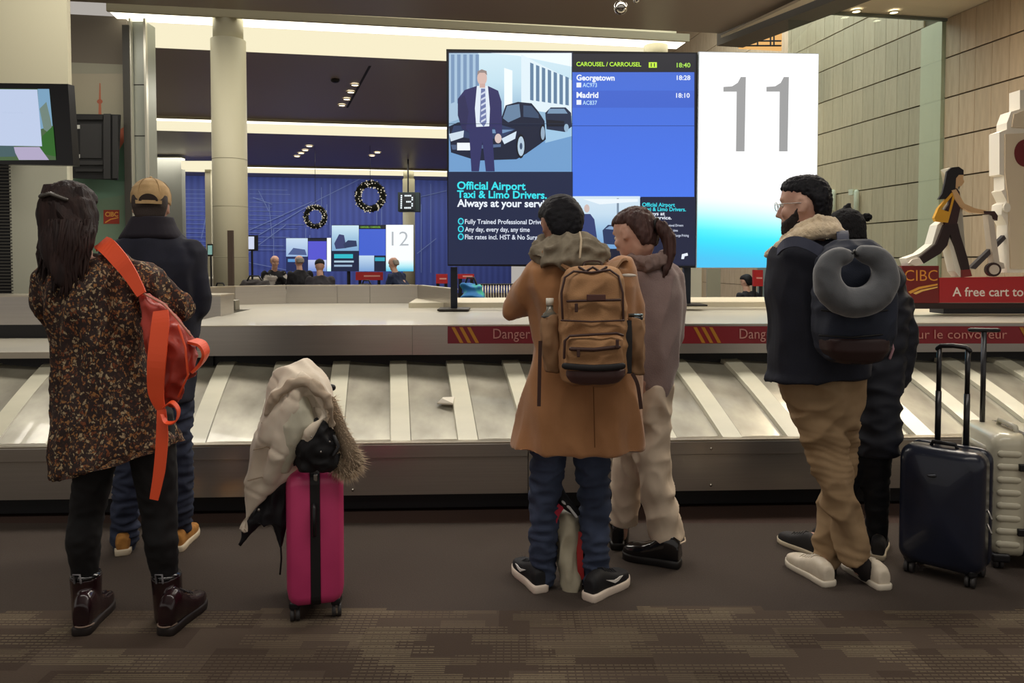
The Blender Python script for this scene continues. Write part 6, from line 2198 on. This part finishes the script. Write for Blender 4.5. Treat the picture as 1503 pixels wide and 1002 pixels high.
# navy suitcase, big face towards us
thN = math.radians(-44)
cN = ground(1386, 842)
cN.z = 0
LN = at_frame(cN, thN)
ns = thing('suitcase', 'dark navy hard suitcase with raised handle at the right', 'suitcase', cN)
M_nv = mat('navy_shell', (26, 32, 50), .32, c2=(22, 27, 42), nscale=6, coat=.25)
def shell_half(L, y0, y1, w, z0, z1, r_, m, par, name='shell', ribs=0):
    """half shell between depth y0 (open side) and y1 (face side)"""
    secs = []
    n = 6
    for f_, inset in ((0, .0), (.5, .0), (.75, .006), (.9, .018), (1.0, .04)):
        y = y0 + (y1 - y0) * f_
        hw, hh = w / 2 - inset, (z1 - z0) / 2 - inset
        ring = []
        for cx, cz, a0 in ((hw - r_, hh - r_, 0), (-hw + r_, hh - r_, 90), (-hw + r_, -hh + r_, 180), (hw - r_, -hh + r_, 270)):
            for q in range(0, 91, 15):
                a = math.radians(a0 + q)
                ring.append(L(cx + r_ * math.cos(a), y, (z1 + z0) / 2 + cz + r_ * math.sin(a)))
        secs.append(ring)
    return MB().rings(secs).build(name, m, par, True)


shell_half(LN, -.01, -.12, .335, .05, .575, .055, M_nv, ns)
shell_half(LN, .01, .11, .335, .05, .575, .055, M_nv, ns)
shell_half(LN, -.0105, .0105, .33, .054, .571, .055, mat('band_black', (20, 18, 20), .5), ns, 'zip_band')
for x in (-.12, .12):
    for y in (-.08, .08):
        caster(LN, x, y, ns)
for z in (.30, .24):
    MB().tube([LN(.168, -.03, z + .03), LN(.186, -.045, z)], .005, 6).build('zip_pull', mat('pole_alu', (160, 156, 150), .3, .9), ns, True)
MB().ball(LN(-.02, -.121, .46), (.028, .010, .009), 12).build('badge', mat('badge', (70, 72, 78), .3, .7), ns, True)
for x in (-.057, .057):
    MB().tube([LN(x, .075, .56), LN(x, .075, .80)], .0125, 10, round_ends=False).build('handle_pole', mat('pole_dark', (66, 66, 68), .3, .7), ns, True)
    MB().tube([LN(x, .075, .80), LN(x, .075, 1.0)], .0105, 10, round_ends=False).build('handle_pole', mat('pole_dark', (66, 66, 68), .3, .7), ns, True)
MB().tube([LN(-.062, .075, .992), LN(-.05, .075, 1.004), LN(0, .075, 1.008), LN(.05, .075, 1.004), LN(.062, .075, .992)], .014, 10, flat=.8, up=(0, 0, 1)).build('pull_grip', M_plastic, ns, True)
MB().tube([LN(-.05, -.04, .574), LN(-.045, -.045, .592), LN(.045, -.045, .592), LN(.05, -.04, .574)], .009, 8).build('top_handle', M_plastic, ns, True)
pbox(1437, 1446, 698, 704, 3.24, .008).build('white_tag', mat('tag_wh', (196, 194, 186), .5), ns)

# white ribbed suitcase
thW = math.radians(-10)
cW = Vector((W(1476, 840, 3.56).x, 3.56, 0))
LW = at_frame(cW, thW)
ws = thing('suitcase', 'pearl white ribbed hard suitcase with black latches at the right edge', 'suitcase', cW)
M_pearl = mat('pearl_shell', (206, 200, 178), .3, c2=(190, 184, 162), nscale=5, coat=.4)
for sg in (-1, 1):
    secs = []
    prof = [(.008, 0), (.10, 0), (.125, .01), (.14, .03)]
    for x, inset in prof:
        ring = []
        r_ = .05
        hw, hh = .19 - inset, .278 - inset
        for cx, cz, a0 in ((hw - r_, hh - r_, 0), (-hw + r_, hh - r_, 90), (-hw + r_, -hh + r_, 180), (hw - r_, -hh + r_, 270)):
            for q in range(0, 91, 15):
                a = math.radians(a0 + q)
                ring.append(LW(sg * x, .0 + cx + r_ * math.cos(a), .335 + cz + r_ * math.sin(a)))
        secs.append(ring)
    sh_ = MB().rings(secs).build('shell', M_pearl, ws, True)
    for k in range(8):
        z = .12 + k * .058
        MB().tube([LW(sg * .125, -.12, z), LW(sg * .139, -.10, z), LW(sg * .139, .1, z), LW(sg * .125, .12, z)], .019, 10, flat=.55, up=(1, 0, 0)).build('rib', M_pearl, sh_, True)
        MB().tube([LW(sg * .04, -.186, z), LW(sg * .105, -.186, z)], .018, 8, flat=.5, up=(0, 1, 0)).build('rib', M_pearl, sh_, True)
secs = []
for x in (-.009, .009):
    ring = []
    for cx, cz, a0 in ((.141, .229, 0), (-.141, .229, 90), (-.141, -.229, 180), (.141, -.229, 270)):
        for q in range(0, 91, 15):
            a = math.radians(a0 + q)
            ring.append(LW(x, cx + .05 * math.cos(a), .335 + cz + .05 * math.sin(a)))
    secs.append(ring)
MB().rings(secs).build('frame_band', mat('band_black', (20, 18, 20), .5), ws)
for z in (.18, .47):
    lbox(cW, thW, -.04, .04, -.206, -.18, z - .016, z + .016, .005).build('latch', M_plastic, ws)
MB().tube([LW(-.02, -.12, .61), LW(-.02, -.11, .635), LW(-.02, .05, .635), LW(-.02, .06, .61)], .011, 8).build('top_handle', mat('pearl_handle', (170, 166, 150), .35), ws, True)
for x in (-.1, .1):
    for y in (-.15, .15):
        caster(LW, x, y, ws)
lbox(cW, thW, -.135, -.06, -.19, -.13, .035, .075, .01).build('corner_guard', M_plastic, ws)
for x in (-.075,):
    MB().tube([LW(x, .1, .6), LW(x, .1, 1.045)], .012, 8, round_ends=False).build('handle_pole', mat('pole_dark', (66, 66, 68), .3, .7), ws, True)
MB().tube([LW(-.135, .1, 1.055), LW(-.015, .1, 1.055)], .013, 10, flat=.8, up=(0, 0, 1)).build('pull_grip', M_plastic, ws, True)

pz = thing('pale_plate_patch', 'small folded white patch added on a carousel plate', 'paper', Vector((W(655, 597, 4.6).x, 4.6, .5)), CA)  # added white shape standing in for a pale patch on the plate
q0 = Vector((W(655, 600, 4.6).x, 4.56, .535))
MB().prism([q0 + Vector(v) for v in ((-.05, -.01, 0), (.045, -.03, .0), (.05, .05, .028), (-.02, .045, .026))], (0, -.002, .006)).build('sheet', mat('pale_plate_w', (226, 220, 204), .7), pz)
MB().prism([q0 + Vector(v) for v in ((-.05, -.01, .006), (.045, -.03, .006), (-.02, .0, .03))], (0, -.002, .003)).build('fold', mat('pale_plate_w', (226, 220, 204), .7), pz)

# ================================================================== THE HALL BEHIND
def far_person(px, D, ztop, yaw, label, jacket, lean=0.0, bald=True, trousers=(30, 32, 40), hat=None, arms=.3):
    x = W(px, 400, D).x
    k = 1.0
    f = Vector((-math.sin(math.radians(yaw)), math.cos(math.radians(yaw)), 0))
    r_ = Vector((f.y, -f.x, 0))
    base = Vector((x, D, 0)) - f * lean * .6
    hz = ztop - .115
    hip = base + Vector((0, 0, ztop * .52))
    neck = base + f * lean + Vector((0, 0, ztop - .30))
    head = neck + f * (.04 + lean * .2) + Vector((0, 0, .19))
    t = thing('person', label, 'person', base)
    sl, sr = neck - r_ * .19 + Vector((0, 0, -.05)), neck + r_ * .19 + Vector((0, 0, -.05))
    def arm(s, sh):
        el = sh + r_ * s * .04 + f * .05 + Vector((0, 0, -.27))
        wr = el + f * .22 + Vector((0, 0, arms * .3 - .08)) - r_ * s * .04
        return (sh, el, wr, f + Vector((0, 0, -.2)), (-r_ * s) + Vector((0, 0, -.4)))
    al, ar = arm(-1, sl), arm(1, sr)
    J = dict(head=(head, yaw, 18, 0, 1.0), sl=sl, sr=sr, neck=neck, pelvis=hip, al=al, ar=ar)
    kl, kr = base - r_ * .1 + Vector((0, 0, ztop * .28)), base + r_ * .1 + Vector((0, 0, ztop * .28))
    fl_, fr_ = base - r_ * .11 + Vector((0, 0, .09)), base + r_ * .11 + Vector((0, 0, .09))
    def pxy(p):
        return p
    global ground
    g0 = ground
    m = MB()
    Mh = head_m(*J['head'])
    m.join(head_shape().xf(Mh))
    m.tube([head + Vector((0, 0, -.08)), neck + Vector((0, 0, -.04))], [.055, .06], 12)
    m.loft([(hip, r_ * .15, f * .1), ((hip + neck) / 2, r_ * .15, f * .1), (neck + Vector((0, 0, -.08)), r_ * .17, f * .09), (neck, r_ * .07, f * .06)], 16)
    for s, A in ((-1, al), (1, ar)):
        m.tube([A[0], A[1], A[2]], [.045, .036, .026], 10)
        m.join(hand_shape(A[2], A[3], A[4], 1.0, .7, s))
    for kn, an, s in ((kl, fl_, -1), (kr, fr_, 1)):
        m.tube([hip + r_ * s * .09, kn, an, an + f * .14 + Vector((0, 0, -.04))], [.08, .05, .035, .03], 10)
    b = m.fuse('body', M_skin, t, .011, 2)
    j = MB()
    j.loft([(hip + Vector((0, 0, -.06)), r_ * .19, f * .13), ((hip + neck) / 2, r_ * .19, f * .135), (neck + Vector((0, 0, -.12)), r_ * .22, f * .13), (neck + Vector((0, 0, -.02)), r_ * .15, f * .09), (neck + Vector((0, 0, .03)), r_ * .075, f * .07)], 20)
    for A in (al, ar):
        j.tube([A[0], A[1], A[1].lerp(A[2], .9)], [.068, .055, .042], 12)
    j.fuse('jacket', jacket, b, .013, 2, folds(.012, (9, 9, 6), px))
    j = MB()
    for kn, an, s in ((kl, fl_, -1), (kr, fr_, 1)):
        j.tube([hip + r_ * s * .09, kn, an + Vector((0, 0, .03))], [.105, .075, .06], 12)
    j.fuse('trousers', mat('far_trs_%d' % px, trousers, .9), b, .013, 2)
    for an in (fl_, fr_):
        h_ = Vector((an.x, an.y, 0)) - f * .06
        yw = yaw
        shoe(b, h_, yw, .27, M_boot2, mat('sole_black', (20, 18, 18), .5), .025, 'sneaker', 'shoe')
    if hat is not None:
        head_loft([(.02, .084, .10, -.11), (.06, .086, .10, -.112), (.10, .07, .08, -.09), (.13, .03, .03, -.04)]).xf(Mh).fuse('cap', hat, b, .009, 1)
    elif bald:
        head_loft([(-.05, .064, -.045, -.1), (-.01, .077, -.04, -.105), (.03, .078, -.03, -.107), (.05, .076, -.03, -.1)]).xf(Mh).fuse('hair', mat('hair_far_grey', (140, 134, 126), .8), b, .009, 1)
    else:
        head_loft(hair_table(), .004).xf(Mh).fuse('hair', M_hair_bk, b, .009, 1)
    return t


M_fj1 = mat('far_black', (22, 22, 28), .85)
far_person(401, 15.5, 1.50, 215, 'distant bald person in black and white jacket, leftmost of the far group', mat('far_bw', (200, 196, 190), .85, c2=(20, 20, 24), nscale=4, contrast=(.42, .46)), .12)
far_person(441, 15.0, 1.50, 35, 'distant bald person in black shirt, between the two others at left', M_fj1, .05)
far_person(470, 13.5, 1.42, 20, 'distant person in dark cap and grey jacket seen from behind', mat('far_grey', (58, 56, 62), .9), .05, hat=mat('cap_dk', (26, 26, 30), .8))
far_person(588, 14.5, 1.46, 60, 'distant person in dark blue leaning left below the number 12 screens', mat('far_blue', (34, 44, 70), .9), .22)
far_person(1098, 13.0, 1.16, 30, 'distant dark haired person partly hidden below the bright number panel', M_fj1, .0, bald=False)

# other carousel further back
c2 = thing('baggage_carousel', 'second steel baggage carousel farther back in the hall', 'carousel', W(500, 420, 18), BA)
bbox(17.9, 19.2, -10.5, -1.8, 0, .5).build('base', M_black, c2)
bbox(17.7, 17.9, -10.5, -1.8, .12, .62).build('side_panel', M_steel, c2)
bbox(17.7, 19.2, -10.5, -1.8, .62, .68).build('top', M_deck, c2)
bbox(19.2, 19.9, -10.5, -1.8, .1, .98).build('island_panel', M_steel, c2)
bbox(19.15, 19.95, -10.5, -1.8, .98, 1.02).build('island_top', M_deck, c2)

def soft_bag(px, py, D, w, h, label, m, cat='bag', name='duffel_bag', ground_z=0.0, group=None):
    c = W(px, py, D)
    t = thing(name, label, cat, (c.x, D, ground_z), 0, group)
    top = ground_z + h
    j = MB()
    j.loft([(Vector((c.x, D, ground_z + .02)), Vector((w * .46, 0, 0)), Vector((0, .15, 0)), 3), (Vector((c.x, D, ground_z + h * .3)), Vector((w * .5, 0, 0)), Vector((0, .18, 0)), 3), (Vector((c.x + .02, D, ground_z + h * .75)), Vector((w * .46, 0, 0)), Vector((0, .16, 0)), 2.6), (Vector((c.x, D, top)), Vector((w * .3, 0, 0)), Vector((0, .08, 0)), 2.2)], 20)
    j.fuse('bag_body', m, t, .014, 2, folds(.03, (6, 6, 7), px))
    MB().tube([Vector((c.x - w * .18, D, top - .02)), Vector((c.x - w * .1, D - .02, top + .06)), Vector((c.x + w * .1, D - .02, top + .06)), Vector((c.x + w * .18, D, top - .02))], .012, 8).build('carry_handle', M_black, t, True)
    return t


M_bb = mat('bag_blk', (26, 25, 28), .8)
soft_bag(374, 415, 10.5, .62, 1.13, 'tall dark grey bag piled left of the distant bald people', mat('bag_dgrey', (58, 54, 54), .85))
soft_bag(324, 420, 11.0, .42, 1.02, 'brown grey drum shaped bag right of the navy jacket', mat('bag_bgrey', (82, 72, 64), .8))
soft_bag(342, 425, 9.8, .5, 1.0, 'low black bag before the round column', M_bb)
soft_bag(385, 420, 11.0, .5, 1.02, 'low black bag beside the tall dark grey bag', M_bb)
soft_bag(538, 418, 11.8, .40, 1.04, 'rounded black bag on the left of the distant leaning person', M_bb)
soft_bag(627, 428, 9.6, .36, .98, 'black bag by the left stand of the screens', M_bb)
tq = soft_bag(691, 425, 8.42, .36, 1.15, 'turquoise bag with blue patch seen below the screens', mat('turq', (60, 170, 150), .6, c2=(40, 110, 170), nscale=5, contrast=(.45, .55)))

def far_sign(x0, x1, y0, y1, D, label, words):
    t = thing('red_sign', label, 'sign', W((x0 + x1) / 2, y1, D))
    P_ = Plane(W((x0 + x1) / 2, y0, D), math.radians(6))
    MB().prism([P_.at(x, y, -.05) for x, y in ((x0, y0), (x1, y0), (x1, y1), (x0, y1))], P_.n * .05).build('board', mat('banner_red', (172, 34, 38), .45), t)
    p = Print(P_.at, .002)
    p.rect(x0 + (x1 - x0) * .3, (y0 + y1) / 2 - 1.2, x1 - (x1 - x0) * .1, (y0 + y1) / 2 + 1.0, (216, 150, 140))
    p.build('print', print_mat('far_print'), t)
    for f_ in (.15, .85):
        a = P_.at(x0 + (x1 - x0) * f_, y1, -.03)
        MB().tube([a, Vector((a.x, a.y, 0))], .03, 6).build('stand_post', M_plastic, t)
    return t


far_sign(522, 562, 399, 411, 14.8, 'distant red sign board below the number 12 screens', '')
far_sign(672, 696, 402, 409, 12.6, 'small distant red sign seen under the big screens', '')
far_sign(640, 657, 402, 416, 13.2, 'distant red sign left of the screens stand', '')

# row of luggage carts under the screens
lc = None
M_cart = mat('cart_alu', (176, 170, 156), .35, .7)
for k in range(8):
    c = Vector((W(708, 430, 8.8).x + k * .062, 8.8 + k * .01, 0))
    if lc is None:
        lc = thing('luggage_cart', 'leftmost metal luggage cart of the nested row under the screens', 'cart', c, 0, 'nested luggage carts under the screens')
        for dx in (0, .03):
            MB().tube([c + Vector((dx, 0, .12)), c + Vector((dx - .03, .05, 1.02)), c + Vector((dx - .03, .1, 1.12))], .009, 6).build('frame_tube', M_cart, lc, True)
        MB().tube([c + Vector((-.03, .1, 1.12)), c + Vector((.02, .1, 1.12))], .013, 6).build('push_bar', M_plastic, lc, True)
        MB().box(c + Vector((.015, .2, .12)), (.05, .5, .02)).build('deck', M_cart, lc)
        for dy in (.0, .4):
            MB().tube([c + Vector((.005, dy, .06)), c + Vector((.025, dy, .06))], .06, 12, round_ends=False).build('wheel', M_plastic, lc, True)
    else:
        r_ = lc.copy()
        COL.objects.link(r_)
        r_.location = c
        r_['label'] = '%s luggage cart of the nested row under the screens' % ['', 'second', 'third', 'fourth', 'fifth', 'sixth', 'seventh', 'last'][k]
        for ch in list(lc.children):
            q = ch.copy()
            COL.objects.link(q)
            q.parent = r_

# low back wall pieces seen under the number panel
for k, (x0, x1, col_) in enumerate(((1003, 1030, (176, 176, 160)), (1038, 1058, (150, 148, 130)))):
    t = thing('wall_panel_board', ['pale notice board under the flight screen', 'grey beige board right of the pale notice board'][k], 'board', W(x0, 430, 12.5 + k))
    m = dbox(x0, x1, 394, 438, 12.5 + k, .08)
    m.build('face', mat('pb_%d' % k, col_, .6), t)
    for f_ in (.2, .8):
        a = W(x0 + (x1 - x0) * f_, 437, 12.5 + k)
        MB().tube([a + Vector((0, .04, 0)), Vector((a.x, a.y + .04, 0))], .02, 6).build('leg', M_plastic, t)
far_sign(1106, 1120, 396, 420, 12.2, 'small red and white sign right of the distant dark haired person', '')
